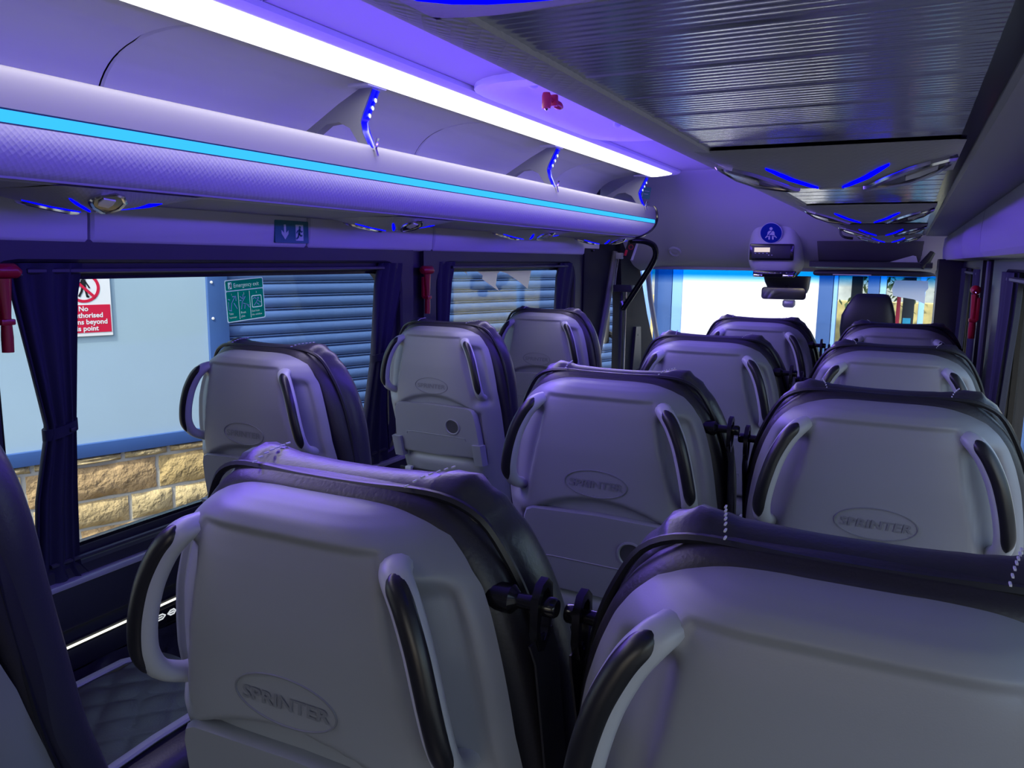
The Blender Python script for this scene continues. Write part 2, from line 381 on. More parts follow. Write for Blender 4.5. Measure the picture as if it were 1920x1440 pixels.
# --- headliner strips over the windows (panels with seams)
k = 1
for y0, y1, lb in ((YR0, 1.156, 'left cove panel at the far left edge'), (1.163, 1.857, 'left cove panel carrying the exit sign'), (1.864, 2.552, 'left cove panel between exit sign and pillar hammer'), (2.559, 4.33, 'left cove panel over the smaller window')):
    b = MB()
    pr = [(-1.628, 1.442), (-1.606, 1.444), (-1.598, 1.452), (-1.594, 1.49), (-1.592, 1.532), (-1.628, 1.532)]
    b.loft([[(x-(.006 if e else 0), y, z) for x, z in pr] for y, e in ((y0, 1), (y0+.006, 0), (y1-.006, 0), (y1, 1))], True)
    struct(b.build('trim_%d' % k, HEAD), lb); k += 1
for y0, y1, lb in ((YR0, 2.10, 'right cove panel nearest the viewpoint'), (2.106, 2.83, 'right cove panel in the middle'), (2.836, 4.45, 'right cove panel farthest ahead')):
    b = MB()
    pr = [(.23, 1.432), (.148, 1.436), (.139, 1.446), (.137, 1.49), (.141, 1.54), (.23, 1.545)]
    b.loft([[(x+(.006 if e else 0), y, z) for x, z in pr] for y, e in ((y0, 1), (y0+.006, 0), (y1-.006, 0), (y1, 1))], True)
    t_ = struct(b.build('trim_%d' % k, FABRIC), lb); k += 1

# --- door opening ahead of the left windows
dm = MB()
dm.prism([(4.10, FZ), (4.30, FZ), (4.34, .9), (4.56, 1.35), (4.60, 1.54), (4.10, 1.54)], (-1.67, 0, 0), YV, ZV, XV, .075)
dm.prism([(4.4, 1.235), (5.2, 1.235), (5.1, 1.6), (4.4, 1.6)], (-1.68, 0, 0), YV, ZV, XV, .05)
dm.prism([(4.80, FZ), (5.75, FZ), (5.62, .70), (5.33, 1.05), (5.10, 1.40), (5.02, 1.60), (4.70, 1.60), (4.78, 1.1)], (-1.66, 0, 0), YV, ZV, XV, .06)
door = struct(dm.build('door_1', mat('door_charcoal', (.018, .018, .024), .75, spec=.15, bump=(500, .2, .0006)), None, True, 30), 'dark pillars and frame of the front passenger door')
MB().tube([(-1.585, 4.29, .80), (-1.585, 4.33, .90), (-1.585, 4.46, 1.18), (-1.585, 4.58, 1.46)], [(.022, .03)]*4, 8, up=(1, 0, 0)).build('pillar_trim', mat('pillar_grey', (.16, .16, .165), .5), door)
MB().prism([(4.98, .70), (5.17, .70), (5.13, .98), (5.03, .985)], (-1.60, 0, 0), YV, ZV, XV, .02).build('corner_cover', DARK2, door)
MB().prism([(4.28, .72), (4.85, .72), (4.82, 1.25), (4.4, 1.25)], (-1.655, 0, 0), YV, ZV, XV, .004).build('pane', GL, door)
for p_ in ((-1.585, 4.20, 1.47), (-1.585, 5.07, .93)): MB().loft([[(p_[0]+d, p_[1]+.008*k_*math.cos(q), p_[2]+.008*k_*math.sin(q)) for q in [2*math.pi*i/10 for i in range(10)]] for k_, d in ((1, -.03), (1, .004), (.4, .008))], True).build('screw', GLOSSB, door)

# --- windshield
ws = MB()
rows = [(-1.55, .15, 5.17, 1.372), (-1.58, .17, 5.34, 1.18), (-1.6, .2, 5.56, .95), (-1.62, .22, 5.8, .72)]
ws.loft([[(a, y, z), (b, y, z), (b, y+.004, z), (a, y+.004, z)] for a, b, y, z in rows], True)
wsh = struct(ws.build('window_6', GLF), 'windshield with a blue tinted band along its top')
MB().bx(-1.65, .24, 5.5, 6.1, FZ, .72, .03).build('dashboard', DARK, wsh)
MB().tube([(-1.56, 5.16, 1.37), (-1.59, 5.36, 1.16), (-1.61, 5.58, .93), (-1.63, 5.82, .70)], .018, 8).build('windshield_seal', HEAD, wsh)
MB().tube([(.155, 5.10, 1.40), (.17, 5.36, 1.16), (.20, 5.58, .93), (.225, 5.82, .70)], .02, 8).build('windshield_seal', HEAD, wsh)

# ================================================================== LUGGAGE RACKS
def rack(sign, xo, y1, label, wall_x):
    """sign=+1 : left rack, front faces +x.  profile in (distance from front datum towards cabin, z)"""
    X = lambda d: xo+sign*d
    t = thing('luggage_rack', (xo, 1.7, 1.53), label, 'luggage rack'); L = (xo, 1.7, 1.53)
    y0 = YR0+.02
    # lower fabric band, curved under
    low = dense([(-.05, 1.533), (-.022, 1.536), (-.004, 1.548), (.006, 1.57), (.010, 1.595), (.008, 1.613)] if sign > 0 else
                [(-.084, 1.5445), (-.066, 1.546), (-.046, 1.550), (-.022, 1.558), (-.001, 1.571), (.009, 1.590), (.008, 1.613)], 16, 3)
    inner = [(-.02, 1.606), (-.02, 1.57), (-.05, 1.558)] if sign > 0 else [(-.03, 1.606), (-.04, 1.58), (-.084, 1.56)]
    def ye(z): return y1-.25*max(0, min(1, (1.66-z)/.125))**2.2
    full = [(a, b) for a, b in low]+inner
    off(MB().loft([[(X(a), yy if yy == y0 else ye(b), b) for a, b in full] for yy in (y0, 1)], True).build('fabric_band', FABRIC, t), L)
    up_ = dense([(.004, 1.638), (.004, 1.665), (.000, 1.69), (-.006, 1.702), (-.014, 1.705), (-.020, 1.70)], 14, 3)
    full = [(a, b) for a, b in up_]+[(-.022, 1.66), (-.02, 1.638)]
    off(MB().loft([[(X(a), yy, b) for a, b in full] for yy in (y0, y1)], True).build('rim_band', BANDM, t), L)
    off(MB().bx(X(-.02), X(.0), y0, ye(1.63)-.002, 1.608, 1.642).build('strip_channel', DARK2, t), L)
    off(MB().loft([[(X(a), yy, b) for a, b in ((-.008, 1.6165), (.002, 1.617), (.005, 1.621), (.005, 1.632), (.002, 1.6355), (-.008, 1.636))] for yy in (y0, ye(1.63)-.006)], True).build('light_strip', LED, t), L)
    # end edging
    edge = [(X(a+.003), ye(b)+.004, b) for a, b in list(dense([(-.06, 1.530), (-.022, 1.534), (-.002, 1.548), (.008, 1.57), (.012, 1.60), (.008, 1.65), (.002, 1.69), (-.014, 1.707)], 24, 3))]
    off(MB().tube(edge, .006, 6).build('end_edging', GLOSSB, t), L)
    # rack tray
    tr = [(X(-.02), 1.545), (X(-.1), 1.548), (wall_x, 1.548), (wall_x, 1.53), (X(-.1), 1.533), (X(-.02), 1.535)] if sign > 0 else [(X(-.03), 1.575), (wall_x, 1.575), (wall_x, 1.560), (X(-.07), 1.560)]
    off(MB().loft([[(a, yy, b) for a, b in tr] for yy in (y0, y1-.27)], True).build('rack_tray', UNDER, t), L)
    # lining behind the opening
    if sign > 0:
        ln = dense([(-1.275, 1.862), (-1.34, 1.866), (-1.42, 1.862), (-1.50, 1.84), (-1.555, 1.80), (-1.585, 1.745), (-1.60, 1.66), (-1.60, 1.55)], 24, 3)
        seams = [y0, .02, 1.19, 2.40, 3.60, 4.20]
        for a0, a1 in zip(seams[:-1], seams[1:]):
            b = MB(); rr = []
            for yy, e in ((a0, .006), (a0+.004, 0), (a1-.010, 0), (a1-.004, .006)):
                rr.append([(x-e*(1 if i > 5 else .2), yy, z+e*(1 if i < 8 else 0)) for i, (x, z) in enumerate(ln)])
            b.loft(rr, False); off(b.build('lining_panel', LINING, t), L)
        # brackets
        for yb in (-.6, .55, 1.73, 2.905, 4.07):
            b = MB()
            P = [(-1.262, 1.84), (-1.285, 1.842), (-1.31, 1.815), (-1.45, 1.70), (-1.47, 1.66), (-1.44, 1.655), (-1.40, 1.70), (-1.365, 1.722), (-1.33, 1.725), (-1.30, 1.71), (-1.275, 1.67), (-1.252, 1.672), (-1.29, 1.745), (-1.298, 1.76), (-1.292, 1.775)]
            P = [(-1.252, 1.845), (-1.288, 1.845), (-1.36, 1.81), (-1.52, 1.72), (-1.56, 1.68), (-1.49, 1.68), (-1.445, 1.735), (-1.40, 1.762), (-1.36, 1.765), (-1.325, 1.748), (-1.285, 1.69), (-1.255, 1.69), (-1.285, 1.74), (-1.291, 1.765), (-1.283, 1.785)]
            bo = b.prism(P, (0, yb-.014, 0), XV, ZV, YV, .028).build('bracket', SHELL, t); off(bo, L)
            lp = MB(); lp.tube([(-1.248, yb-.002, 1.838), (-1.279, yb-.002, 1.778), (-1.286, yb-.002, 1.76), (-1.280, yb-.002, 1.735), (-1.262, yb-.002, 1.695)], [(.006, .014)]*3+[(.006, .016), (.006, .013)], 8, up=(1, 0, .3))
            off(lp.build('light_panel', mat('bracket_blue_panel', (.0, .0, .4), .2, emit=(0, 0, 1), estr=.75) if 'bracket_blue_panel' not in bpy.data.materials else bpy.data.materials['bracket_blue_panel'], bo), L)
            for q_ in ((-1.2545, 1.813), (-1.264, 1.795), (-1.2735, 1.777)):
                dd = MB(); dd.loft([[(q_[0]+.006*k_*math.sin(0)+.004, yb-.002+.0055*k_*math.cos(a), q_[1]+.0055*k_*math.sin(a)) if True else 0 for a in [2*math.pi*i/8 for i in range(8)]] if k_ else None for k_ in (1, .6)], True)
                off(dd.build('led_dot', DOT, bo), L)
            cp = MB().tube([(-1.244, yb-.004, 1.72), (-1.252, yb-.004, 1.695), (-1.246, yb-.004, 1.675)], .005, 6).build('chrome_clip', CHROME, bo); off(cp, L)
            ft = MB().bx(-1.31, -1.245, yb-.04, yb+.04, 1.843, 1.852, .003).build('bracket_foot', LINING, bo); off(ft, L)
    return t
rack_l = rack(1, -1.255, 4.26, 'left overhead luggage rack with the glowing cyan strip along its front', -1.60)
rack_r = rack(-1, -.304, 4.30, 'right overhead luggage rack seen from below with ribbed panels', .155)

# ribbed panels under the right rack (one per bay)
def ribbed(y0, y1):
    b = MB(); n = int((y1-y0)/.0095); ys = []; 
    for i in range(n*4+1):
        ys.append((y0+i*(y1-y0)/(n*4), 1.5485-.00035*(0.5-0.5*math.cos(2*math.pi*i/4))-(.0006 if (i//4) % 9 == 0 else 0)))
    xs_ = (-.228, .036)
    b.loft([[(x, y, z) for y, z in ys] for x in xs_], False)
    return b
Lr = (-.304, 1.7, 1.53)
UY = [.08, .955, 1.935, 2.915, 3.93]
for a0, a1 in zip([-.85]+[u+.30 for u in UY[:-1]], [UY[0]-.012]+[u-.012 for u in UY[1:]]):
    off(ribbed(a0, a1).build('ribbed_panel', RIB, rack_r, True, 80), Lr)
off(MB().bx(.036, .052, YR0, 4.2, 1.548, 1.556).build('gap_channel', GLOSSB, rack_r), Lr)
off(MB().loft([[(.052, y, 1.546), (.056, y, 1.542), (.10, y, 1.541), (.150, y, 1.541), (.150, y, 1.556), (.052, y, 1.556)] for y in (YR0, 4.1)], True).build('edge_panel', UNDER, rack_r), Lr)

# ================================================================== SERVICE UNITS
def make_unit():
    t = thing('service_unit', (0, 0, 0), '', 'service unit', 'reading light units under the racks')
    b = MB(); rr = []; W = .140
    for x in np.linspace(-1, 1, 29):
        f = max(0, 1-abs(x)**2.6); g = max(0, 1-abs(x)**6)
        pr = [(0, 0), (.006, -.003*g), (.05, -.007*g-.005*f), (.10, -.010*g-.015*f), (.145, -.012*g-.021*f), (.17, -.010*g-.020*f), (.24, -.007*g-.014*f), (.30, -.004*g), (.305, 0)]
        rr.append([(x*W, y, z) for y, z in pr])
    b.loft(rr, True); b.build('housing', UNITM, t)
    def surf(x, y):
        x = x/W; f = max(0, 1-abs(x)**2.6); g = max(0, 1-abs(x)**6)
        tab = [(0, 0), (.006, -.003*g), (.05, -.007*g-.005*f), (.10, -.010*g-.015*f), (.145, -.012*g-.021*f), (.17, -.010*g-.020*f), (.24, -.007*g-.014*f)]
        return float(np.interp(y, [q[0] for q in tab], [q[1] for q in tab]))
    for s in (-1, 1):
        def strip(pts, wd, lift, name, m, par):
            c = MB(); rr = []
            for (x, y, ww) in pts:
                a, bb = (x, y-ww), (x, y+ww)
                rr.append([(s*x, y-ww, surf(x, y-ww)-lift), (s*x, y+ww, surf(x, y+ww)-lift), (s*x, y+ww, surf(x, y+ww)+.006), (s*x, y-ww, surf(x, y-ww)+.006)])
            c.loft(rr, True); return c.build(name, m, par)
        v = strip([(.042, .150, .003), (.06, .138, .014), (.08, .125, .022), (.105, .115, .028), (.122, .11, .027), (.130, .108, .018)], 0, .0025, 'lamp_recess', GLOSSB, t)
        rim = [(.040, .155), (.06, .155), (.09, .150), (.115, .142), (.130, .126), (.134, .106), (.126, .086), (.11, .08), (.09, .088), (.065, .112), (.045, .142)]
        c = MB(); c.tube([(s*x, y, surf(x, y)-.002) for x, y in rim], .0042, 6, closed=True); c.build('chrome_rim', CHROME, v)
        strip([(.085, .118, .010), (.10, .112, .014), (.118, .108, .012)], 0, .0045, 'lens', mat('lamp_lens', (.6, .6, .6), .15) if 'lamp_lens' not in bpy.data.materials else bpy.data.materials['lamp_lens'], v)
        strip([(.014, .142, .002), (.025, .128, .006), (.045, .100, .008), (.058, .08, .006), (.068, .066, .002)], 0, .0016, 'blue_light', LEDB, t)
    fb = MB(); fb.loft([[(x, .20, surf(x, .20)-.0012), (x, .232, surf(x, .232)-.0012), (x, .232, surf(x, .232)+.004), (x, .20, surf(x, .20)+.004)] for x in np.linspace(-.105, .105, 13)], True); fb.build('blue_light', LEDB, t)
    MB().box((0, .16, surf(0, .16)-.001), (.03, .012, .003), None, .001).build('call_button', SILVER, t)
    return t
unit0 = make_unit()
lab_r = ['blue-lit overhead service unit at the top edge, nearest the viewpoint', 'overhead service unit closing the large ribbed panel, nearest whole one under the right rack', 'second smaller service unit behind the nearest whole one, right rack', 'third service unit ahead under the right rack', 'farthest service unit under the right rack, next to the cab headliner']
lab_l = ['service unit under the left rack above the left curtain', 'service unit under the left rack right of the green exit sign', 'service unit under the left rack above the smaller window', 'farthest service unit under the left rack by the door pillar']
for i, (y, lb) in enumerate(zip(UY, lab_r)):
    o = unit0 if i == 0 else copy_tree(unit0)
    o.location = (-.098, y, 1.546); o['label'] = lb
for y, lb in zip((.88, 1.88, 2.85, 3.75), lab_l):
    o = copy_tree(unit0); o.location = (-1.42, y, 1.532); o['label'] = lb; o['group'] = 'reading light units under the left rack'

# ================================================================== LIGHT BAR
t = thing('light_bar', (-1.19, 1.9, 1.87), 'long white glowing light bar along the left side of the ceiling', 'ceiling light'); L = (-1.19, 1.9, 1.87)
def barprof(y, k=1): return [(-1.275, y, 1.872), (-1.262, y, 1.852), (-1.242, y, 1.846), (-1.118, y, 1.858), (-1.100, y, 1.868), (-1.098, y, 1.885), (-1.275, y, 1.885)]
off(MB().loft([barprof(y) for y in (YR0+.05, 4.16)], True).build('housing', LINING, t), L)
off(MB().loft([[(-1.232, y, 1.852), (-1.230, y, 1.843), (-1.20, y, 1.843), (-1.14, y, 1.849), (-1.124, y, 1.853), (-1.122, y, 1.862)] for y in (YR0+.1, 4.02, 4.08)], True).build('diffuser', BAR, t), L)

# ================================================================== SEATS
TAB = [(.42, .175, .17), (.60, .187, .115), (.75, .194, .065), (.85, .201, .035), (.95, .204, .014), (1.0, .201, .006), (1.05, .195, .001), (1.09, .188, -.002), (1.125, .178, -.001), (1.152, .167, .001), (1.172, .153, .004), (1.186, .137, .008), (1.196, .120, .013), (1.203, .106, .022), (1.206, .099, .036), (1.208, .094, .055)]
ZT = [q[0] for q in TAB]
def yr(z): return float(np.interp(z, ZT, [q[2] for q in TAB]))
def wsf(z): return float(np.interp(z, ZT, [q[1] for q in TAB]))
def make_seat():
    t = thing('passenger_seat', (0, 0, FZ), '', 'seat', 'grey backed passenger seats'); L = (0, 0, FZ)
    D = dense(TAB, 150, 5); cols = np.linspace(-1, 1, 73); b = MB(); rings = []
    for z, w_, y in D:
        u = w_*cols
        yy = y+float(np.interp(z, [.80, 1.02], [.090, .060]))*np.abs(cols)**5
        wp = np.interp(z, [.985, 1.02, 1.10, 1.17, 1.19], [.136, .130, .109, .097, .086])
        au = np.abs(u)
        sc = sm(wp, wp+.010, au)*sm(.965, .995, z)*(1-sm(1.14, 1.165, z))*(1-sm(w_-.024, w_-.010, au))
        yy = yy+.014*sc
        rim = np.maximum(sm(1.176, 1.186, z), sm(wp, wp+.010, au)*sm(1.145, 1.165, z))
        yy = yy-.005*rim*(1-sm(.0, .3, (z-1.197)/.02))
        arch = .952+.045*(1-np.minimum(1, (u/.145)**2))
        ar = sm(-.004, .006, arch-z)*(1-sm(.150, .160, au))*sm(.775, .79, z)
        yy = yy+.014*ar
        rings.append(list(zip(u, yy, np.full_like(u, z))))
    b.loft(rings, False); sh = off(b.build('back_shell', SHELL, t, True, 60), L)
    # embossed oval and word
    lg = MB(); y_l = lambda z: float(np.interp(z, D[:, 0], D[:, 2]))-.0011
    N = 48; ell = [(.058*math.cos(a), 1.028+.025*math.sin(a)) for a in [2*math.pi*i/N for i in range(N)]]
    lg.tube([(a, y_l(z_)+.0006, z_) for a, z_ in ell], .0011, 5, closed=True)
    tmp = MB(); text(tmp, 'SPRINTER', .0235, (0, 0, 0), XV, ZV, (0, -1, 0), 0, 'CENTER', 1.0, .15, bold=.0005)
    xs_ = [v[0] for v in tmp.v]; kx = .100/(max(xs_)-min(xs_)); c0 = (max(xs_)+min(xs_))/2
    for v in [tmp]:
        lg.add([((x-c0)*kx, y_l(1.02+z_)-.0002, 1.0208+z_*.82) for x, y_, z_ in v.v], v.f)
    off(lg.build('logo', LOGO, t), L)
    # tray table
    ol = [(-.128, .966), (0, .970), (.128, .966), (.140, .960), (.146, .945), (.152, .90), (.156, .85), (.152, .815), (.14, .80), (0, .797), (-.14, .80), (-.152, .815), (-.156, .85), (-.152, .90), (-.146, .945), (-.140, .960)]
    def ring(k, dy): return [(a*k, yr(.885+(z_-.885)*k)+dy, .885+(z_-.885)*(k if abs(k-1) > 1e-6 else 1)) for a, z_ in ol]
    tb = MB(); tb.loft([ring(1, .022), ring(1, .004), ring(.975, -.002), ring(.9, -.002)], True, (True, False))
    kk = [.9, .7, .5, .3, .02]; tb.loft([ring(k_, -.002) for k_ in kk], True, (False, True))
    tr = off(tb.build('tray_table', SHELL2, t, True, 50), L)
    cp = MB(); zc_ = .901
    cp.loft([[(.064+r_*math.cos(a), yr(zc_+r_*math.sin(a))+d, zc_+r_*math.sin(a)) for a in [2*math.pi*i/28 for i in range(28)]] for r_, d in ((.027, .002), (.026, -.005), (.023, -.0055), (.021, -.0028))], True, (False, False)); off(cp.build('cup_rim', SHELL2, tr), L)
    cp = MB(); cp.loft([[(.064+r_*math.cos(a), yr(zc_+r_*math.sin(a))-.0028+d, zc_+r_*math.sin(a)) for a in [2*math.pi*i/28 for i in range(28)]] for r_, d in ((.022, 0), (.012, .0004), (.001, .0004))], True, (False, True)); off(cp.build('cup_shade_disc', DARK2, tr), L)  # flat disc on the uncut tray, charcoal colour gives the hollow's shade
    gv = MB()
    gv.tube([(a, yr(z_)-.0018, z_) for a, z_ in ((-.11, .862), (-.108, .870), (-.09, .871), (.09, .867), (.105, .866), (.107, .858))], .0016, 5); off(gv.build('tray_groove', LOGO, tr), L)
    for s in (-1, 1):
        lt = MB(); lt.loft([[(s*(.150+a), yr(z_)+d, z_) for a, d in ((-.018, .014), (-.018, -.012), (-.012, -.016), (.012, -.014), (.016, .0), (.016, .014))] for z_ in (.782, .79, .842, .85)], True); off(lt.build('tray_latch', SHELL, tr), L)
    # lower pocket with net
    pk = MB(); zs = (.735, .60)
    f_ = lambda a, z_: (a, yr(z_)+.002-.012*(1-(a/.17)**2), z_)
    for i in range(-9, 10):
        for s in (-1, 1):
            pts = []
            for k_ in range(9):
                z_ = zs[1]+(zs[0]-zs[1])*k_/8; a = i*.034+s*(z_-.668)*.75
                if abs(a) <= .16: pts.append(f_(a, z_))
            if len(pts) > 1: pk.tube(pts, .0022, 4)
    pk.tube([f_(a, zs[0]) for a in np.linspace(-.162, .162, 13)], .005, 6); pk.tube([f_(a, zs[1]) for a in np.linspace(-.162, .162, 13)], .004, 6)
    npk = off(pk.build('net_pocket', PIPE, t), L); npk['kind'] = 'stuff'
    lb_ = MB(); lb_.loft([[(a, yr(z_)-.004, z_) for a in np.linspace(-.165, .165, 9)]+[(a, yr(z_)+.02, z_) for a in np.linspace(.165, -.165, 9)] for z_ in (.50, .505, .582, .588)], True); off(lb_.build('lower_bar', SHELL, t), L)
    for s in (-1, 1): off(MB().box((s*.12, yr(.735)-.012, .738), (.022, .02, .016), None, .003).build('pocket_hook', HAND, t), L)
    # handles
    for s in (-1, 1):
        P = dense([(.108, .040, 1.166), (.110, .020, 1.172), (.118, .006, 1.168), (.133, -.002, 1.151), (.149, -.008, 1.118), (.160, -.010, 1.078), (.167, -.006, 1.040), (.167, .008, 1.014), (.161, .034, 1.001), (.156, .055, .998)], 68, 5)
        n = len(P)
        rad = [(.0142*(1+.14*max(0, 1-i/10)+.15*max(0, 1-(n-1-i)/8)), .0105*(1+.15*max(0, 1-i/10)+.2*max(0, 1-(n-1-i)/8))) for i in range(n)]
        h = MB().tube([(s*a, y, z_) for a, y, z_ in P], rad, 14, flat=1, up=(1, 0, 0))
        ho = off(h.build('handle', HAND, t), L)
        G = P[13:-16]; m = len(G)
        en = lambda i: math.sqrt(max(.01, 1-max(0, 1-(i+.2)/6)**2))
        rg = [(.0106*min(en(i), en(m-1-i)), .0085*(.6+.4*min(en(i), en(m-1-i)))) for i in range(m)]
        g = MB().tube([(s*(a+.003), y-.0055, z_) for a, y, z_ in G], rg, 16, flat=1, up=(1, 0, 0))
        off(g.build('grip', GRIP, ho), L)
    # leather back
    LT = [(.44, .190, .240, .31), (.60, .198, .190, .266), (.75, .206, .140, .228), (.85, .212, .110, .203), (.96, .214, .080, .176), (1.03, .209, .058, .164), (1.09, .200, .052, .158), (1.125, .189, .050, .154), (1.155, .176, .050, .151), (1.178, .160, .050, .147), (1.197, .141, .052, .142), (1.210, .122, .056, .134), (1.217, .102, .066, .120)]
    LD = dense(LT, 60, 3); b = MB(); rr = []
    for z, w_, ya, yb in LD:
        rr.append([(w_*abs(math.cos(a))**(2/3.6)*math.copysign(1, math.cos(a)), (ya+yb)/2+(yb-ya)/2*abs(math.sin(a))**(2/3.6)*math.copysign(1, math.sin(a)), z) for a in [2*math.pi*i/44 for i in range(44)]])
    b.loft(rr, True); off(b.build('leather_back', LEATHER, t, True, 70), L)
    # rolled front bolster (runs round the rim of the backrest)
    half = [(.176, .52, .268), (.184, .62, .236), (.190, .70, .208), (.194, .82, .186), (.198, .93, .165), (.198, 1.03, .151), (.190, 1.085, .143), (.179, 1.125, .136), (.163, 1.160, .129), (.143, 1.187, .122), (.118, 1.203, .115), (.075, 1.204, .110), (.035, 1.202, .108)]
    path = [(-a, y, z) for a, z, y in half]+[(a, y, z) for a, z, y in half[::-1]]
    PD = dense(path, 110, 3); rad = []
    for i, (a, y, z) in enumerate(PD):
        bump = .008*math.exp(-((abs(a)-.116)/.020)**2)*(z > 1.12)
        wr_ = .0022*math.sin(a*330)*math.exp(-((abs(a)-.115)/.035)**2)*(z > 1.12)
        rad.append((.0185+bump+wr_, .034+wr_))
    bo = MB().tube(PD, rad, 14, flat=1, up=(0, 0, 1) if 0 else (0, 0, 1))
    # radial "up" must follow the outline normal: rebuild with explicit frames
    bo = MB(); rings = []
    for i, p in enumerate(PD):
        tgt = PD[min(i+1, len(PD)-1)]-PD[max(i-1, 0)]; tv = Vector(tgt).normalized()
        nv = Vector((-tv.z, 0, tv.x)).normalized()
        if nv.dot(Vector((p[0], 0, p[2]-.95))) < 0: nv = -nv
        bv = Vector((0, 1, 0))
        rings.append([Vector(p)+nv*(rad[i][0]*math.cos(q))+bv*(rad[i][1]*math.sin(q)) for q in [2*math.pi*k_/14 for k_ in range(14)]])
    bo.loft(rings, True); off(bo.build('rim_bolster', LEATHER2, t, True, 70), L)
    pp = MB(); pth = []
    for a, z, y in half: pth.append((-(a+.012 if z < 1.19 else a+.004), y-.038, z+(.013 if z > 1.17 else .006 if z > 1.1 else .002)))
    pth = pth+[(-q_[0], q_[1], q_[2]) for q_ in pth[::-1]]
    pp.tube(dense(pth, 90, 3), .0042, 6); off(pp.build('piping', PIPE, t), L)
    stt = MB()
    for s in (-1, 1):
        for k_ in range(7):
            a = s*(.088+.002*k_); y = .068+k_*.010
            stt.box((a, y, 1.2225+.0045*math.sin(min(1, k_/3)*1.5)), (.0014, .006, .0014))
    so = off(stt.build('stitching', STITCH, t), L); so['kind'] = 'stuff'
    # cushion with quilted centre
    cu = MB(); rr = []
    for y, w_, h in ((.20, .17, .035), (.22, .195, .055), (.35, .205, .065), (.50, .205, .068), (.60, .20, .062), (.645, .19, .048), (.66, .175, .025)):
        rr.append([(w_*abs(math.cos(a))**.5*math.copysign(1, math.cos(a)), y, .485+h*abs(math.sin(a))**.55*math.copysign(1, math.sin(a))) for a in [2*math.pi*i/36 for i in range(36)]])
    cu.loft(rr, True); cus = off(cu.build('cushion', LEATHER, t, True, 70), L)
    qd = MB(); quilt(qd, 44, 56, lambda a, b_, d: (-.135+.27*a, .24+.40*b_, .545+d+.006*math.sin(math.pi*b_)), .0045, 3, 4); off(qd.build('quilted_panel', LEATHER, cus), L)
    for s in (-1, 1): off(MB().tube([(s*.145, .24, .548), (s*.145, .40, .557), (s*.145, .56, .557), (s*.145, .648, .535)], [(.006, .010)]*4, 8, flat=1, up=(0, 0, 1)).build('cushion_trim', SHELL2, cus), L)
    bs = MB().bx(-.16, .16, .26, .58, .36, .43, .01); bs.bx(-.15, -.10, .30, .55, FZ, .37, .005); bs.bx(.10, .15, .30, .55, FZ, .37, .005)
    off(bs.build('pedestal', DARK, t), L)
    return t
seat0 = make_seat()
def belt_parts(t, s, yb, zb):
    """belt guide on the side s of the backrest, in seat coordinates"""
    L = (0, 0, FZ)
    b = MB(); X0 = .184
    b.loft([[(s*(X0+d), yb+r_*math.cos(a), zb+r_*math.sin(a)) for a in [2*math.pi*i/18 for i in range(18)]] for d, r_ in ((-.02, .013), (.004, .0125), (.010, .0065), (.034, .0065))], True)
    bo = off(b.build('belt_bolt', GLOSSB, t), L)
    kn = MB().loft([[(s*(X0+d), yb+r_*math.cos(a), zb+r_*math.sin(a)) for a in [2*math.pi*i/18 for i in range(18)]] for d, r_ in ((.034, .0085), (.043, .0085), (.045, .007))], True); off(kn.build('bolt_knob', GLOSSB, bo), L)
    ou = [(-.022, .012), (-.008, .030), (.010, .034), (.024, .022), (.026, -.012), (.016, -.046), (.0, -.060), (-.016, -.054), (-.024, -.03)]
    inn = [(-.013, .010), (-.004, .020), (.008, .022), (.015, .014), (.016, -.014), (.010, -.038), (.0, -.046), (-.009, -.042), (-.014, -.026)]
    ou = [(a*.66, b_*.66) for a, b_ in ou]; inn = [(a*.66, b_*.66) for a, b_ in inn]
    ring_ = lambda q_, d: [(s*(X0+d), yb+a, zb+b_) for a, b_ in q_]
    pl = MB().loft([ring_(inn, .027), ring_(ou, .027), ring_(ou, .034), ring_(inn, .034), ring_(inn, .027)], True, (False, False)); off(pl.build('belt_guide', GLOSSB, t), L)
    sb = MB(); pts = [(.030, yb-.002, zb-.026), (.032, yb+.006, zb-.045), (.030, yb+.035, zb-.16), (.028, yb+.085, zb-.34), (.026, yb+.13, zb-.52), (.024, yb+.16, zb-.66)]
    sb.loft([[(s*(X0+d), y-.022, z), (s*(X0+d), y+.022, z), (s*(X0+d+.002), y+.022, z), (s*(X0+d+.002), y-.022, z)] for d, y, z in pts], True); off(sb.build('belt_strap', DARK, t), L)
X1, X2, X3 = -1.298, -.467, -.016
Yrow = [.4925, 1.2775, 2.0575, 2.8375]
SEATS = [
 (X1, 0, None, 'passenger seat cut off at the lower left corner, its dark leather side showing'),
 (X2, 0, 1, 'large grey-backed seat in the lower middle, wholly in front of the others'),
 (X3, 0, -1, 'nearest seat back cut off by the lower right corner'),
 (X1, 1, None, 'grey-backed seat beside the left window in front of the blue shutter'),
 (X2, 1, 1, 'grey-backed seat in the middle, second of its column from the viewpoint'),
 (X3, 1, -1, 'grey-backed seat at the right edge just behind the nearest right seat'),
 (X1, 2, None, 'grey-backed seat below the red pillar hammer with its whole tray table showing'),
 (X2, 2, 1, 'third grey-backed seat of the middle column, below the white windshield glare'),
 (X3, 2, -1, 'third grey-backed seat of the right column, only its upper part showing'),
 (X1, 3, None, 'farthest single seat on the left, under the smaller window'),
 (X2, 3, 1, 'farthest grey-backed seat of the middle column, under the rear view mirror'),
 (X3, 3, -1, 'farthest grey-backed seat of the right column, just behind the driver headrest')]
pl_seats = [seat0]+[copy_tree(seat0) for _ in SEATS[1:]]
for o, (x, r_, s, lb) in zip(pl_seats, SEATS):
    o.location = (x, Yrow[r_], FZ); o['label'] = lb
    if s == 1: belt_parts(o, 1, .078, 1.135)
    if s == -1: belt_parts(o, -1, .115, 1.115)

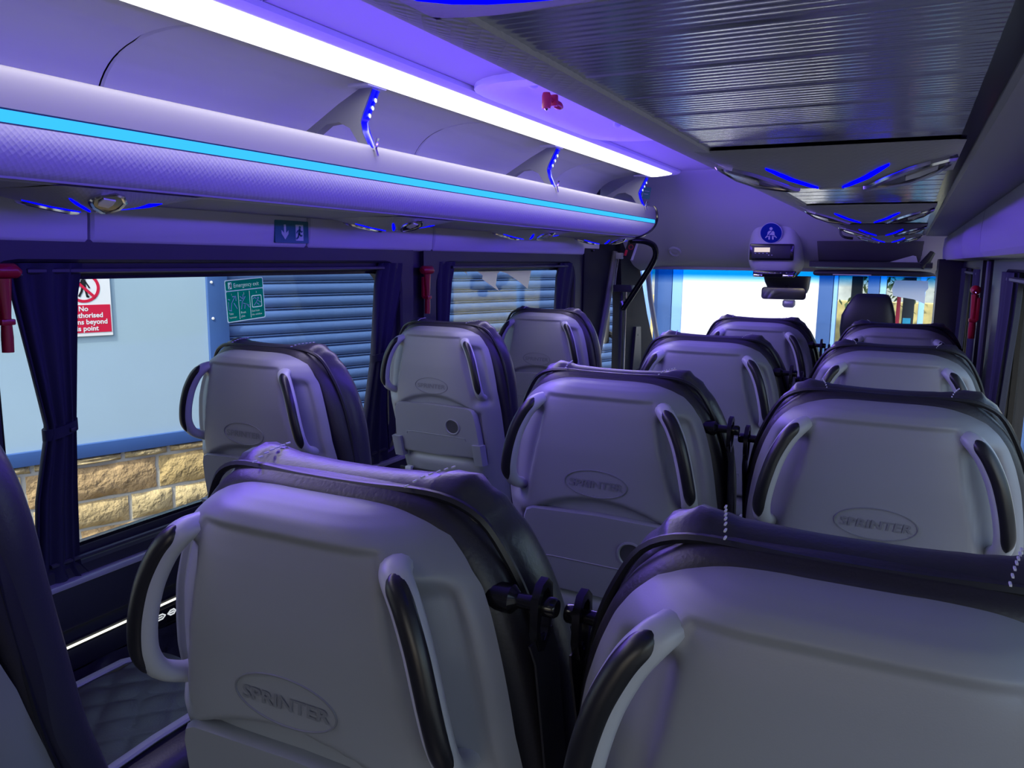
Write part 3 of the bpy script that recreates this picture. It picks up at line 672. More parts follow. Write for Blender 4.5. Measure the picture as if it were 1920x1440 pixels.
# driver seat
t = thing('driver_seat', (-.16, 4.15, FZ), 'black driver seat with a tall headrest in front of the windshield', 'seat'); L = (-.16, 4.15, FZ)
def pillow(rows_, n=32, e=.5):
    b = MB(); b.loft([[(x0+w_*abs(math.cos(a))**e*math.copysign(1, math.cos(a)), y0+d*abs(math.sin(a))**e*math.copysign(1, math.sin(a)), z) for a in [2*math.pi*i/n for i in range(n)]] for z, x0, w_, y0, d in rows_], True); return b
off(pillow([(1.035, -.16, .08, 4.16, .03), (1.045, -.16, .115, 4.16, .045), (1.10, -.16, .122, 4.15, .055), (1.17, -.16, .118, 4.15, .055), (1.22, -.155, .10, 4.15, .05), (1.255, -.15, .082, 4.15, .042), (1.270, -.148, .070, 4.15, .03), (1.274, -.148, .05, 4.15, .015)]).build('headrest', DARK, t), L)
off(pillow([(.45, -.16, .2, 4.3, .06), (.7, -.16, .22, 4.24, .07), (.9, -.16, .2, 4.19, .06), (1.0, -.16, .16, 4.17, .045), (1.02, -.16, .12, 4.17, .03)]).build('backrest', DARK, t), L)
off(pillow([(.35, -.16, .2, 4.5, .2), (.42, -.16, .23, 4.5, .24), (.48, -.16, .22, 4.5, .23), (.5, -.16, .18, 4.5, .2)]).build('cushion', DARK, t), L)
off(MB().bx(-.34, .02, 4.32, 4.68, FZ, .36, .01).build('pedestal', DARK, t), L)
for x in (-.2, -.1): off(MB().tube([(x, 4.16, .99), (x, 4.16, 1.06)], .006, 8).build('headrest_post', CHROME, t), L)

# ================================================================== CURTAINS
def curtain(name_lab, x, s, zs, spans, waist, pleats=9):
    """spans: list (z, y0, y1)"""
    zc = [q[0] for q in spans]
    t = thing('curtain', (x, (spans[0][1]+spans[0][2])/2, spans[0][0]), name_lab, 'curtain', 'tied navy curtains'); L = t.location.copy()
    b = MB(); rr = []; n = pleats*12; ph = rng.uniform(0, 6, 3)
    for z in np.linspace(spans[0][0], spans[-1][0], 40):
        a0 = float(np.interp(-z, [-q for q in zc], [q[1] for q in spans])); a1 = float(np.interp(-z, [-q for q in zc], [q[2] for q in spans]))
        c, h = (a0+a1)/2, (a1-a0)/2
        ring_ = []
        for i in range(n):
            a = 2*math.pi*i/n
            w_ = 1+.38*math.sin(pleats*a+.8*math.sin(3*a+ph[0]))
            e = math.copysign(abs(math.sin(a))**.6, math.sin(a))
            ring_.append((x+s*(.012+.013*e*w_+.004*math.sin(pleats*2*a/2+ph[1])*(.5+.5*abs(math.cos(a)))), c+h*(.93*math.cos(a)+.05*math.cos(a)*math.sin(pleats*a+ph[2])), z))
        rr.append(ring_)
    b.loft(rr, True); off(b.build('cloth', CURT, t, True, 80), L)
    zw, w0, w1 = waist; c, h = (w0+w1)/2, (w1-w0)/2
    tb = MB().loft([[(x+s*(.012+(.022)*math.sin(a)), c+(h+.004)*math.cos(a), zz+.008*math.cos(a)) for a in [2*math.pi*i/24 for i in range(24)]] for zz in (zw-.012, zw+.012)], True); off(tb.build('tie_back', CURT, t), L)
    off(MB().box((x+s*.037, c+h*.35, zw), (.006, .012, .008), None, .002).build('popper', DARK2, t), L)
XC = XL-.022
curtain('navy curtain tied back at the left end of the large left window', XC, 1, 0, [(1.40, .975, 1.145), (1.33, .985, 1.128), (1.05, 1.035, 1.10), (.9, 1.0, 1.092), (.74, .985, 1.085), (.70, .965, 1.115)], (1.045, 1.033, 1.103))
curtain('navy curtain tied back at the right end of the large left window', XC, 1, 0, [(1.40, 2.235, 2.385), (1.33, 2.21, 2.375), (1.08, 2.19, 2.275), (.9, 2.14, 2.27), (.74, 2.10, 2.285), (.70, 2.08, 2.30)], (1.085, 2.188, 2.278))
curtain('thin navy curtain right of the red pillar hammer', XC, 1, 0, [(1.405, 2.60, 2.74), (1.33, 2.59, 2.71), (1.05, 2.60, 2.67), (.74, 2.58, 2.70)], (1.05, 2.598, 2.672), 6)
curtain('navy curtain at the far end of the smaller left window', XC, 1, 0, [(1.40, 3.80, 4.0), (1.33, 3.76, 3.985), (1.05, 3.74, 3.86), (.74, 3.70, 3.9)], (1.05, 3.738, 3.862), 6)
XD = XR+.018
curtain('navy curtain at the right edge of the frame', XD, -1, 0, [(1.40, 2.17, 2.50), (1.30, 2.19, 2.48), (1.0, 2.32, 2.47), (.74, 2.25, 2.47)], (1.0, 2.318, 2.472))
curtain('navy curtain behind the right pillar hammer', XD, -1, 0, [(1.40, 3.23, 3.47), (1.30, 3.23, 3.45), (1.0, 3.23, 3.38), (.74, 3.23, 3.41)], (1.0, 3.228, 3.382), 6)
curtain('navy curtain beside the dark right door pillar', XD, -1, 0, [(1.40, 3.95, 4.22), (1.30, 3.97, 4.21), (1.0, 4.07, 4.21), (.74, 4.0, 4.22)], (1.0, 4.068, 4.212), 7)

# ================================================================== HAMMERS
def make_hammer(label, loc, rot, m=RED):
    t = thing('emergency_hammer', loc, label, 'hammer', 'red emergency hammers'); t.rotation_euler = rot
    MB().tube([(0, 0, -.09), (0, .001, -.06), (0, .002, -.02), (0, .002, .02), (0, .002, .055)], [(.011, .010), (.011, .011), (.009, .009), (.013, .010), (.016, .012)], 10, flat=1, up=(0, 1, 0)).build('handle', m, t)
    h = MB().tube([(0, -.034, .068), (0, -.028, .07), (0, .024, .07), (0, .034, .064)], [.010, .015, .015, .010], 12, up=(0, 0, 1)).build('head', m, t)
    MB().tube([(0, .034, .064), (0, .042, .061)], [.005, .001], 8).build('steel_tip', CHROME, h)
    MB().bx(-.016, -.006, -.016, .016, -.03, .045, .003).build('holder', m, t)
    MB().bx(-.012, .012, -.014, .014, -.036, -.024, .003).build('holder_clip', m, t)
    return t
make_hammer('red emergency hammer cut off by the left edge', (XL+.018, .955, 1.315), (0, 0, 0))
make_hammer('red emergency hammer on the left pillar between the two windows', (XL+.018, 2.495, 1.305), (0, 0, 0))
h3 = make_hammer('dark red emergency hammer on the right pillar', (XR-.022, 3.03, 1.265), (0, 0, math.pi))
# ceiling hammer lying flat in the recess
t = thing('emergency_hammer', (-.915, 2.04, 1.845), 'small red hammer clipped in the ceiling recess', 'hammer')
MB().tube([(0, 0, .018), (0, 0, .010), (0, 0, -.016), (0, 0, -.024)], [.010, .0125, .0125, .011], 12, up=(1, 0, 0)).build('head', REDC, t)
MB().tube([(0, .004, .004), (0, .03, .004), (0, .048, .002), (0, .056, .0), (0, .085, -.002), (0, .102, -.003)], [.010, .0055, .0065, .011, .012, .007], 10).build('handle', REDC, t)
MB().tube([(0, 0, -.024), (0, 0, -.029)], [.006, .002], 8, up=(1, 0, 0)).build('steel_tip', CHROME, t)
MB().bx(-.014, .014, .036, .05, -.010, .020, .003).build('clip', REDC, t)

# ================================================================== SIGNS INSIDE
def man(mb, cx, cy, h, O, U, V, N, d, mi):
    k = h/10
    mb.prism([(cx+a*k, cy+b*k) for a, b in circ(.6, 8.9, 1.1, 14)], O, U, V, N, d, mi)
    for pts, w_ in (([(.3, 7.2), (-.3, 4.2)], 2.2), ([(-.3, 4.4), (1.4, 3.0), (2.8, 3.2)], 1.2), ([(-.4, 4.2), (-1.4, 2.0), (-3.0, .8)], 1.3), ([(.6, 7), (2.2, 5.6), (3.2, 6.2)], .9), ([(.1, 7), (-2.0, 6.2), (-2.8, 4.9)], .9)):
        for q_ in stroke([(cx+a*k, cy+b*k) for a, b in pts], w_*k): mb.prism(q_, O, U, V, N, d, mi)
# exit sign on the cove panel
L = (-1.592, 1.787, 1.488)
t = thing('exit_sign', L, 'teal exit sign with white down arrow and running man above the large window', 'sign')
O = Vector((0, 0, 0))
MB().prism(rrect(-.069, .069, -.0315, .0315, .003), (-.006, 0, 0), YV, ZV, XV, .007).build('board', GREEN2, t)
ar = MB()
ar.prism([(-.034, .020), (-.026, .020), (-.026, -.004), (-.016, .004), (-.016, -.006), (-.030, -.022), (-.044, -.006), (-.044, .004), (-.034, -.004)], (.0012, 0, 0), YV, ZV, XV, .0006)
ar.build('arrow', PALE, t)
dr = MB(); dr.prism([(.014, -.024), (.046, -.024), (.046, .021), (.014, .021)], (.0012, 0, 0), YV, ZV, XV, .0005); dr.build('doorway', PALE, t)
rm = MB(); man(rm, .029, -.022, .040, (.0018, 0, 0), YV, ZV, XV, .0004, 0); rm.build('running_man', GREEN2, t)
# emergency exit sticker on the glass
L = (XL-.044, 1.655, 1.299)
t = thing('window_sticker', L, 'green emergency exit sticker with three pictures on the left window glass', 'sticker'); t.rotation_euler = (R(3), 0, 0)
fr_ = MB(); a_, b2 = rrect(-.072, .072, -.058, .058, .005), rrect(-.069, .069, -.055, .055, .004)
fr_.loft([[(0, *p_) for p_ in a_], [(0, *p_) for p_ in b2]], True, (False, False)); fr_.flat([(-.07, .026), (.07, .026), (.07, .029), (-.07, .029)], (0, 0, 0), YV, ZV, XV); fr_.build('border', STP, t)
# green field with the lettering and pictures cut out of it, over a pale backing sheet
def text_outlines(s_, size, x, y, sx=1.0, bold=0):
    cu = bpy.data.curves.new('t', 'FONT'); cu.body = s_; cu.size = size; cu.resolution_u = 4; cu.offset = bold; cu.fill_mode = 'NONE'
    ob = bpy.data.objects.new('t', cu); COL.objects.link(ob); bpy.context.view_layer.update()
    me = bpy.data.meshes.new_from_object(ob.evaluated_get(bpy.context.evaluated_depsgraph_get()))
    nb = {}
    for e in me.edges:
        a, b = e.vertices; nb.setdefault(a, []).append(b); nb.setdefault(b, []).append(a)
    loops = []; seen = set()
    for v0 in nb:
        if v0 in seen: continue
        lp_ = [v0]; seen.add(v0); cur = v0
        while True:
            nx = [q for q in nb[cur] if q not in seen]
            if not nx: break
            cur = nx[0]; seen.add(cur); lp_.append(cur)
        if len(lp_) > 2: loops.append([(x+me.vertices[k_].co.x*sx, y+me.vertices[k_].co.y) for k_ in lp_])
    bpy.data.objects.remove(ob); bpy.data.meshes.remove(me); bpy.data.curves.remove(cu)
    return loops
def filled(loops):
    cu = bpy.data.curves.new('t', 'CURVE'); cu.dimensions = '2D'; cu.fill_mode = 'BOTH'
    for lp_ in loops:
        sp = cu.splines.new('POLY'); sp.points.add(len(lp_)-1); sp.use_cyclic_u = True
        for p_, (a, b) in zip(sp.points, lp_): p_.co = (a, b, 0, 1)
    ob = bpy.data.objects.new('t', cu); COL.objects.link(ob); bpy.context.view_layer.update()
    me = bpy.data.meshes.new_from_object(ob.evaluated_get(bpy.context.evaluated_depsgraph_get()))
    r_ = ([(v.co.x, v.co.y) for v in me.vertices], [tuple(p_.vertices) for p_ in me.polygons])
    bpy.data.objects.remove(ob); bpy.data.meshes.remove(me); bpy.data.curves.remove(cu)
    return r_
pics = ([(-.064, -.002), (-.064, -.024), (-.054, -.026)], [(-.064, .006), (-.058, .004)], [(-.056, -.024), (-.052, -.005), (-.040, .010)], [(-.048, .012), (-.036, .012), (-.036, .0)], [(-.034, -.022), (-.044, -.006)],
        [(-.018, -.024), (-.014, -.006), (-.002, .008)], [(-.010, -.009), (.0, -.012), (.010, -.016)], [(-.006, -.024), (-.004, -.015)], [(-.020, .010), (-.012, .003)], [(-.009, .014), (-.010, .005)], [(-.022, .0), (-.0165, -.001)], [(.012, -.022), (.004, -.0145)],
        [(.028, .0), (.034, .003), (.040, -.001)], [(.030, -.019), (.040, -.010), (.046, -.003)], [(.042, -.0135), (.050, -.019)], [(.048, -.007), (.056, -.012)])
head_ = [rrect(-.069, .069, .029, .055, .004)]+text_outlines('Emergency exit', .0165, -.041, .036, .93, .0003)+[[(-.060, .033), (-.047, .033), (-.047, .051), (-.060, .051)]]
body_ = [rrect(-.069, .069, -.055, .026, .004)]+[[(x-.001, -.052), (x+.001, -.052), (x+.001, .023), (x-.001, .023)] for x in (-.026, .016)]
for s_, x in (('1', -.050), ('2', -.005), ('3', .042)): body_ += text_outlines(s_, .008, x-.002, .015)
for i, (a, b_) in enumerate((('Take', 'hammer'), ('Break', 'glass'), ('Exit from', 'the window'))):
    x = (-.064, -.021, .020)[i]
    body_ += text_outlines(a, .0085, x, -.037, .95, .0001)+text_outlines(b_, .0085, x, -.047, .95, .0001)
body_ += [rrect(.0225, .0615, -.0252, .0092, .004), rrect(.0250, .0590, -.0227, .0067, .003)]
g = MB()
for lps in (head_, body_):
    v_, f_2 = filled(lps); g.add([(.0004, a, b) for a, b in v_], f_2)
g.build('green_field', STG, t, False)
pc = MB()
for pts in pics:
    for q_ in stroke(pts, .0027): pc.flat(q_, (.0009, 0, 0), YV, ZV, XV)
pc.flat(circ(.0475, .0005, .003, 10), (.0009, 0, 0), YV, ZV, XV); pc.build('pictures', STL, t, False)
MB().flat(rrect(-.0695, .0695, -.0555, .0555, .004), (-.0006, 0, 0), YV, ZV, XV).build('pale_backing', STP, t)
dm_ = MB(); man(dm_, -.0535, .034, .015, (.0024, 0, 0), YV, ZV, XV, .0002, 0); dm_.build('running_man', GREEN, t)
# seat belt disc on the headliner
def hl_frame(x, y):
    z = float(np.interp(y, st[:, 0], st[:, 1])); z2 = float(np.interp(y+.02, st[:, 0], st[:, 1]))
    V = Vector((0, -.02, z-z2)).normalized(); return Vector((x, y, z)), V, Vector((1, 0, 0)).cross(V)
p, V, N = hl_frame(-.708, 4.705)
if N.y > 0: N = -N
L = p+N*.030; L = Vector((-.708, 4.668, 1.577))
V = Vector((0, -.35, .94)).normalized(); N = Vector((0, -.94, -.35)).normalized()
t = thing('seat_belt_sign', L, 'round blue sign of a seated figure with seat belt on the cab headliner', 'sign')
MB().prism(circ(0, 0, .060, 40), (0, 0, 0), XV, V, N, .002).build('rim', LILAC, t)
MB().prism(circ(0, 0, .057, 40), N*.0022, XV, V, N, .001).build('disc', BLUEP, t)
f = MB(); A = N*.0035
f.prism(circ(0, .026, .0085, 16), A, XV, V, N, .0006)
f.prism([(-.010, .014), (.010, .014), (.018, .006), (.020, -.014), (-.020, -.014), (-.018, .006)], A, XV, V, N, .0006)
for pts, w_ in (([(-.018, -.017), (-.009, -.017), (-.010, -.034)], .009), ([(.018, -.017), (.009, -.017), (.010, -.034)], .009), ([(-.019, -.014), (-.029, -.026)], .005), ([(.019, -.014), (.029, -.026)], .005)):
    for q_ in stroke(pts, w_): f.prism(q_, A, XV, V, N, .0006)
f.build('figure', LILAC, t)
bl = MB()
for q_ in stroke([(.014, .022), (-.016, -.013)], .004): bl.prism(q_, N*.0045, XV, V, N, .0004)
for q_ in stroke([(-.018, -.015), (0, -.012), (.018, -.015)], .0035): bl.prism(q_, N*.0045, XV, V, N, .0004)
bl.build('belt', BLUEP, t)

# small green notice at the end of the left rack
L = Vector((-1.36, 4.36, 1.79))
t = thing('green_notice', L, 'small green notice beyond the last rack bracket', 'sign')
V = Vector((.25, -.3, .9)).normalized(); N = Vector((.35, -.93, -.1)).normalized(); U = V.cross(N).normalized(); V = N.cross(U)
MB().prism(rrect(-.042, .042, -.032, .032, .004), (0, 0, 0), U, V, N, .002).build('board', mat('notice_green', (.03, .28, .17), .4), t)
f = MB()
for q_ in stroke([(-.034, .012), (-.008, .012)], .004)+stroke([(-.034, .002), (-.012, .002)], .003)+stroke([(.0, .022), (.0, -.022)], .0025)+stroke([(.008, .01), (.034, .01)], .003)+stroke([(.008, -.006), (.03, -.006)], .003): f.prism(q_, N*.0022, U, V, N, .0004)
f.build('print', PALE, t)

# ================================================================== CAB: console, mirror, visor, rails
L = Vector((-.70, 4.75, 1.45))
t = thing('overhead_console', L, 'grey overhead console bulging down above the mirror', 'console')
cs = dense([(1.72, 4.66, .09, .03), (1.64, 4.675, .115, .05), (1.58, 4.685, .132, .07), (1.52, 4.69, .145, .085), (1.44, 4.70, .150, .12), (1.39, 4.715, .140, .15), (1.355, 4.74, .118, .15), (1.335, 4.78, .10, .13), (1.33, 4.80, .09, .10)], 26, 3)
b = MB(); rr = []
for z, yf, w_, d in cs:
    rr.append([(-.70+w_*abs(math.cos(a))**.45*math.copysign(1, math.cos(a)), yf+d/2+.12+(d/2+.12)*abs(math.sin(a))**.5*math.copysign(1, math.sin(a)), z) for a in [2*math.pi*i/40 for i in range(40)]])
b.loft(rr, True); off(b.build('housing', HEAD, t, True, 70), L)
dv = MB().bx(-.823, -.585, 4.680, 4.75, 1.425, 1.518, .008); dvo = off(dv.build('device', GLOSSB, t), L)
off(MB().bx(-.808, -.60, 4.676, 4.685, 1.437, 1.508, .002).build('device_face', DARK, dvo), L)
off(MB().bx(-.795, -.71, 4.6735, 4.679, 1.472, 1.497, .001).build('screen', SCREEN, dvo), L)
bt = MB()
for i in range(4): bt.box((-.788+.021*i, 4.675, 1.465), (.006, .003, .003))
bt.box((-.715, 4.675, 1.455), (.005, .003, .004)); bt.box((-.698, 4.675, 1.455), (.005, .003, .004)); off(bt.build('buttons', LILAC, dvo), L)
dl = MB().bx(-.80, -.57, 4.690, 4.77, 1.332, 1.370, .012); dlo = off(dl.build('dome_light', GLOSSB, t), L)
off(MB().bx(-.795, -.745, 4.684, 4.70, 1.333, 1.348, .004).build('lens', CHROME, dlo), L); off(MB().bx(-.635, -.578, 4.684, 4.70, 1.333, 1.348, .004).build('lens', CHROME, dlo), L)
bt = MB()
for i in range(6): bt.box((-.77+.031*i, 4.688, 1.357), (.006, .004, .003))
off(bt.build('buttons', LILAC, dlo), L)
sb = pillow([(1.335, -.65, .13, 5.0, .10), (1.30, -.65, .125, 5.02, .09), (1.26, -.645, .115, 5.04, .08), (1.235, -.64, .10, 5.05, .06), (1.225, -.64, .08, 5.05, .04)], 36, .4); off(sb.build('sensor_cover', DARK2, t), L)
L = Vector((-.655, 4.92, 1.235))
t = thing('rear_view_mirror', L, 'rear view mirror hanging below the overhead console', 'mirror')
off(MB().prism(rrect(-.125, .125, -.036, .036, .018), L, (.995, .098, 0), (0, .008, 1), (-.098, .995, -.008), .022).build('frame', DARK2, t), L)
off(MB().prism(rrect(-.119, .119, -.031, .031, .015), L+Vector((0, -.002, 0)), (.995, .098, 0), (0, .008, 1), (-.098, .995, -.008), .003).build('mirror_glass', MIRR, t), L)
off(MB().tube([L+Vector((.01, .02, .03)), L+Vector((.015, .06, .06)), L+Vector((.02, .11, .09))], [.012, .010, .014], 10).build('stem', DARK, t), L)
off(pillow([(1.197, -.625, .03, 4.95, .02), (1.19, -.625, .036, 4.95, .025), (1.165, -.625, .036, 4.95, .025), (1.152, -.625, .025, 4.95, .02)]).build('sensor', SILVER, t), L)
# storage shelf over the driver
L = Vector((-.18, 4.8, 1.41))
t = thing('overhead_shelf', L, 'dark storage shelf above the driver side of the windshield', 'shelf')
b = MB(); b.loft([[(x, 4.68+.02*abs((x+.18)/.3)**3, 1.395), (x, 4.675+.02*abs((x+.18)/.3)**3, 1.418-.0*x), (x, 4.69+.02*abs((x+.18)/.3)**3, 1.424), (x, 5.05, 1.405), (x, 5.05, 1.385)] for x in np.linspace(-.50, .105, 12)], True); off(b.build('tray', DARK2, t), L)
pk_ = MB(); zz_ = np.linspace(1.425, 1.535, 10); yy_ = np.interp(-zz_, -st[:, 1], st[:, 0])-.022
pk_.loft([[(x, y+(.016 if abs(x+.19) > .27 else 0), z) for y, z in zip(yy_, zz_)]+[(x, y+.02, z) for y, z in zip(yy_[::-1], zz_[::-1])] for x in (-.475, -.46, -.30, 0, .085, .10)], True); off(pk_.build('pocket_shade', mat('pocket_shade_grey', (.13, .125, .15), .8), t), L)  # added panel: the headliner's shade is put into its darker grey
off(MB().tube([(.05, 4.70, 1.40), (.075, 4.71, 1.43), (.10, 4.73, 1.475)], [.02, .022, .015], 8).build('end_support', DARK, t), L)
tag(MB().prism([(-.10, 0), (.035, 0), (.025, .032), (.01, .036)], (0, 4.72, 1.424), XV, (0, .1, .99), (.1, .99, -.1), .003).build('paper_scrap', PAPERW), 'scrap of white paper lying on the dark overhead shelf', 'paper')
L = Vector((-.18, 4.78, 1.365))
t = thing('sun_visor', L, 'dark folded sun visor along the top of the windshield', 'sun visor')
b = MB(); b.loft([[(x, 4.79+.022*math.cos(a)*k_, 1.366-.006*((x+.18)/.3)**2+.017*math.sin(a)*k_) for a in [2*math.pi*i/14 for i in range(14)]] for x, k_ in [(-.485, .3), (-.478, .8), (-.46, 1), (-.2, 1.02), (.05, .95), (.10, .7), (.118, .3)]], True); off(b.build('panel', DARK2, t), L)
off(MB().bx(-.38, -.185, 4.765, 4.772, 1.350, 1.3555, .001).build('label_strip', WHITE, t), L)
off(MB().tube([(.09, 4.79, 1.36), (.125, 4.80, 1.355), (.13, 4.84, 1.38)], .005, 6).build('pivot', CHROME, t), L)
# grab rail and pole at the passenger door
L = Vector((-1.53, 4.55, 1.2))
t = thing('grab_rail', L, 'thick black grab rail bent from the rack end down to the door pole', 'rail')
gp = dense([(-1.40, 4.30, 1.527), (-1.345, 4.36, 1.527), (-1.30, 4.42, 1.505), (-1.292, 4.44, 1.455), (-1.315, 4.45, 1.40), (-1.40, 4.46, 1.27), (-1.47, 4.47, 1.165), (-1.49, 4.47, 1.135)], 30, 3)
off(MB().tube(gp, .0165, 12).build('rail', GLOSSB, t), L)
off(MB().tube([(-1.487, 4.47, 1.15), (-1.495, 4.47, 1.17), (-1.50, 4.47, 1.18)], .012, 8).build('rail_joint', CHROME, t), L)
L = Vector((-1.505, 4.48, FZ))
t = thing('door_pole', L, 'dark vertical pole beside the passenger door', 'pole')
off(MB().tube([(-1.505, 4.48, FZ), (-1.505, 4.48, 1.25)], .011, 10).build('tube', DARK2, t), L)
off(MB().tube([(-1.478, 4.485, FZ), (-1.478, 4.485, 1.24)], .005, 8).build('tube', CHROME, t), L)
off(MB().bx(-1.545, -1.435, 4.44, 4.51, 1.235, 1.275, .004).build('clamp_box', DARK2, t), L)
off(MB().tube([(-1.545, 4.47, 1.27), (-1.548, 4.50, 1.35), (-1.545, 4.52, 1.43)], .005, 8).build('strut', CHROME, t), L)
off(MB().bx(-1.555, -1.52, 4.50, 4.54, 1.425, 1.46, .003).build('clamp', SILVER, t), L)
L = Vector((-1.44, 4.42, 1.475)); rz = Matrix.Rotation(R(18), 3, 'Y')
t = thing('safety_label', L, 'small red and white notice under the rack end above the grab rail', 'sign')
off(MB().box(L, (.056, .014, .10), rz, .003).build('board', DARK, t), L)
off(MB().box(L+rz @ Vector((.028, -.004, 0)), (.010, .014, .10), rz, .001).build('white_edge', WHITE, t), L)
off(MB().box(L+rz @ Vector((-.018, -.007, -.022)), (.014, .004, .034), rz, .001).build('red_field', REDP, t), L)
rr_ = MB(); rr_.tube([L+rz @ Vector((.0+.013*math.cos(a), -.0085, .018+.013*math.sin(a))) for a in [2*math.pi*i/20 for i in range(20)]], .0022, 5, closed=True); off(rr_.build('red_ring', REDP, t), L)
tag(MB().tube(dense([(-1.50, 5.00, .70), (-1.46, 5.02, .86), (-1.40, 5.04, .90), (-1.30, 5.06, .925), (-1.26, 5.07, .95), (-1.22, 5.08, .93)], 16, 3), .014, 8).build('entry_rail', HEAD), 'pale grey entry rail low beside the windshield, left of the middle seats', 'rail')

# usb panel and led line on the left wall
L = Vector((XL, 1.5, .55))
t = thing('wall_light_line', L, 'thin white led line glowing low along the left wall', 'light'); 
off(MB().bx(XL+.004, XL+.011, .70, 3.9, .559, .5625).build('diffuser', WLED, t), L)
off(MB().bx(XL-.004, XL+.006, .68, 3.92, .553, .568).build('channel', DARK, t), L)
L = Vector((XL+.006, 1.32, .527))
t = thing('charging_panel', L, 'dark charging socket panel with white symbols under the led line', 'socket panel')
off(MB().bx(XL+.002, XL+.012, 1.235, 1.44, .508, .550, .003).build('plate', GLOSSB, t), L)
sy = MB(); O_ = (XL+.0125, 0, 0)
for q_ in stroke([(1.256, .533), (1.264, .539), (1.278, .539), (1.286, .533), (1.278, .527), (1.264, .527), (1.256, .533)], .0035)+stroke([(1.265, .533), (1.277, .533)], .003)+stroke([(1.294, .533), (1.302, .539), (1.312, .539), (1.318, .533), (1.312, .527), (1.302, .527), (1.294, .533)], .0035)+stroke([(1.300, .533), (1.312, .533)], .004)+stroke([(1.338, .530), (1.350, .537), (1.358, .530), (1.366, .537)], .0035)+stroke([(1.385, .533), (1.40, .533)], .004): sy.prism(q_, O_, YV, ZV, XV, .0006)
off(sy.build('symbols', WSYM, t), L)

# things stuck on the glass
tp = MB(); xg = XL-.046
TP = [(2.975, 1.3715), (3.04, 1.346), (3.035, 1.331), (3.20, 1.272), (3.163, 1.301), (3.178, 1.352), (3.204, 1.3625), (3.275, 1.352), (3.407, 1.311), (3.497, 1.276), (3.531, 1.355), (3.538, 1.3715)]
tp.flat(TP, (xg, 0, 0), YV, ZV, XV)
tp.flat([(2.86, 1.3715), (2.90, 1.355), (2.91, 1.35), (2.89, 1.3715)], (xg, 0, 0), YV, ZV, XV)
tag(tp.build('torn_paper', PAPER), 'torn beige backing paper hanging on the smaller left window', 'paper')
pw = MB(); pts = [(-.085, 1.335), (.085, 1.335), (.09, 1.29), (.075, 1.27), (.08, 1.20), (.02, 1.225), (-.09, 1.242), (-.10, 1.285)]
pw.flat(pts, (0, 5.14, 0), XV, (0, -.5, 1), (0, -1, 0))
po = pw.build('paper_sheet', PAPERW); po.location = (0.02, 1.05-.37, 0)
po.location = (.015, .70, -.015); tag(po, 'crumpled white sheet stuck inside the right half of the windshield', 'paper')

# ================================================================== OUTSIDE
PHI = math.atan(.374); e_ = Vector((math.sin(PHI), math.cos(PHI), 0)); n_ = Vector((math.cos(PHI), -math.sin(PHI), 0)); P0 = Vector((-4.6, 0, 0))
def W(s, z, d=0): return P0+e_*s+n_*d+Vector((0, 0, z))
def wbox(mb, s0, s1, z0, z1, d0, d1, bev=0, mi=0):
    rot = Matrix((n_, e_, Vector((0, 0, 1)))).transposed()
    mb.box(W((s0+s1)/2, (z0+z1)/2, (d0+d1)/2), (abs(d1-d0), abs(s1-s0), abs(z1-z0)), rot, bev, mi); return mb
b = MB(); wbox(b, -3.0, 3.475, -.65, .46, -.3, -.012)
bw = b.build('stone_wall', MORTAR); tag(bw, 'low wall of golden sandstone blocks outside the large window', 'wall')
joints = {(.366, .402): [-2.9, -2.4, -1.9, -1.3, -.8, -.2, .4, .9, 1.4, 1.95, 2.47, 2.886, 3.118, 3.47], (.184, .350): [-2.9, -2.2, -1.6, -1.0, -.5, .1, .6, 1.2, 1.8, 2.43, 3.055, 3.47],
          (.034, .166): [-2.9, -2.5, -1.8, -1.2, -.7, -.1, .3, .9, 1.5, 2.0, 2.45, 2.907, 3.134, 3.47], (-.145, .018): [-2.9, -2.3, -1.7, -1.1, -.4, .2, .8, 1.3, 1.7, 2.2, 2.654, 3.2, 3.47], (-.31, -.162): [.5, 1.1, 1.6, 2.1, 2.5, 3.0, 3.47], (-.48, -.328): [.5, 1.0, 1.5, 2.2, 2.8, 3.47]}
for (z0, z1), js in joints.items():
    for a, c in zip(js[:-1], js[1:]):
        if c < .4: continue
        b = MB(); nu, nv = max(4, int((c-a)/.06)), 4; g = []
        for i in range(nu+1):
            for j in range(nv+1):
                ed = (i in (0, nu)) or (j in (0, nv))
                s_ = a+.010+(c-a-.020)*i/nu+(0 if not ed else rng.uniform(-.003, .003)); zz = z0+(z1-z0)*j/nv+(0 if not ed else rng.uniform(-.003, .003))
                g.append(W(s_, zz, -.008 if ed else .012+rng.uniform(-.007, .008)))
        fs = [(i*(nv+1)+j, i*(nv+1)+j+1, (i+1)*(nv+1)+j+1, (i+1)*(nv+1)+j) for i in range(nu) for j in range(nv)]
        bd = [i*(nv+1) for i in range(nu+1)]+[nu*(nv+1)+j for j in range(1, nv+1)]+[i*(nv+1)+nv for i in range(nu-1, -1, -1)]+[j for j in range(nv-1, 0, -1)]
        k0 = len(g); g += [Vector(g[i])-n_*.03 for i in bd]
        fs += [(bd[i], bd[(i+1) % len(bd)], k0+(i+1) % len(bd), k0+i) for i in range(len(bd))]
        b.add(g, fs); b.build('stone', STONES[int(rng.integers(0, 4))], bw, True, 60)
t = thing('garage_panel', W(2.0, .47), 'pale blue flush door panel above the stone wall, blue framed', 'panel'); L = t.location.copy()
b = MB(); wbox(b, -.6, 3.362, .474, 3.2, -.05, -.005); off(b.build('panel', PANEL, t), L)
b = MB(); wbox(b, -.6, 3.362, .405, .474, -.06, .020, .004); off(b.build('sill', POST, t), L)
b = MB(); wbox(b, 3.362, 3.475, -.65, 3.2, -.06, .02, .004); off(b.build('post', POST, t), L)
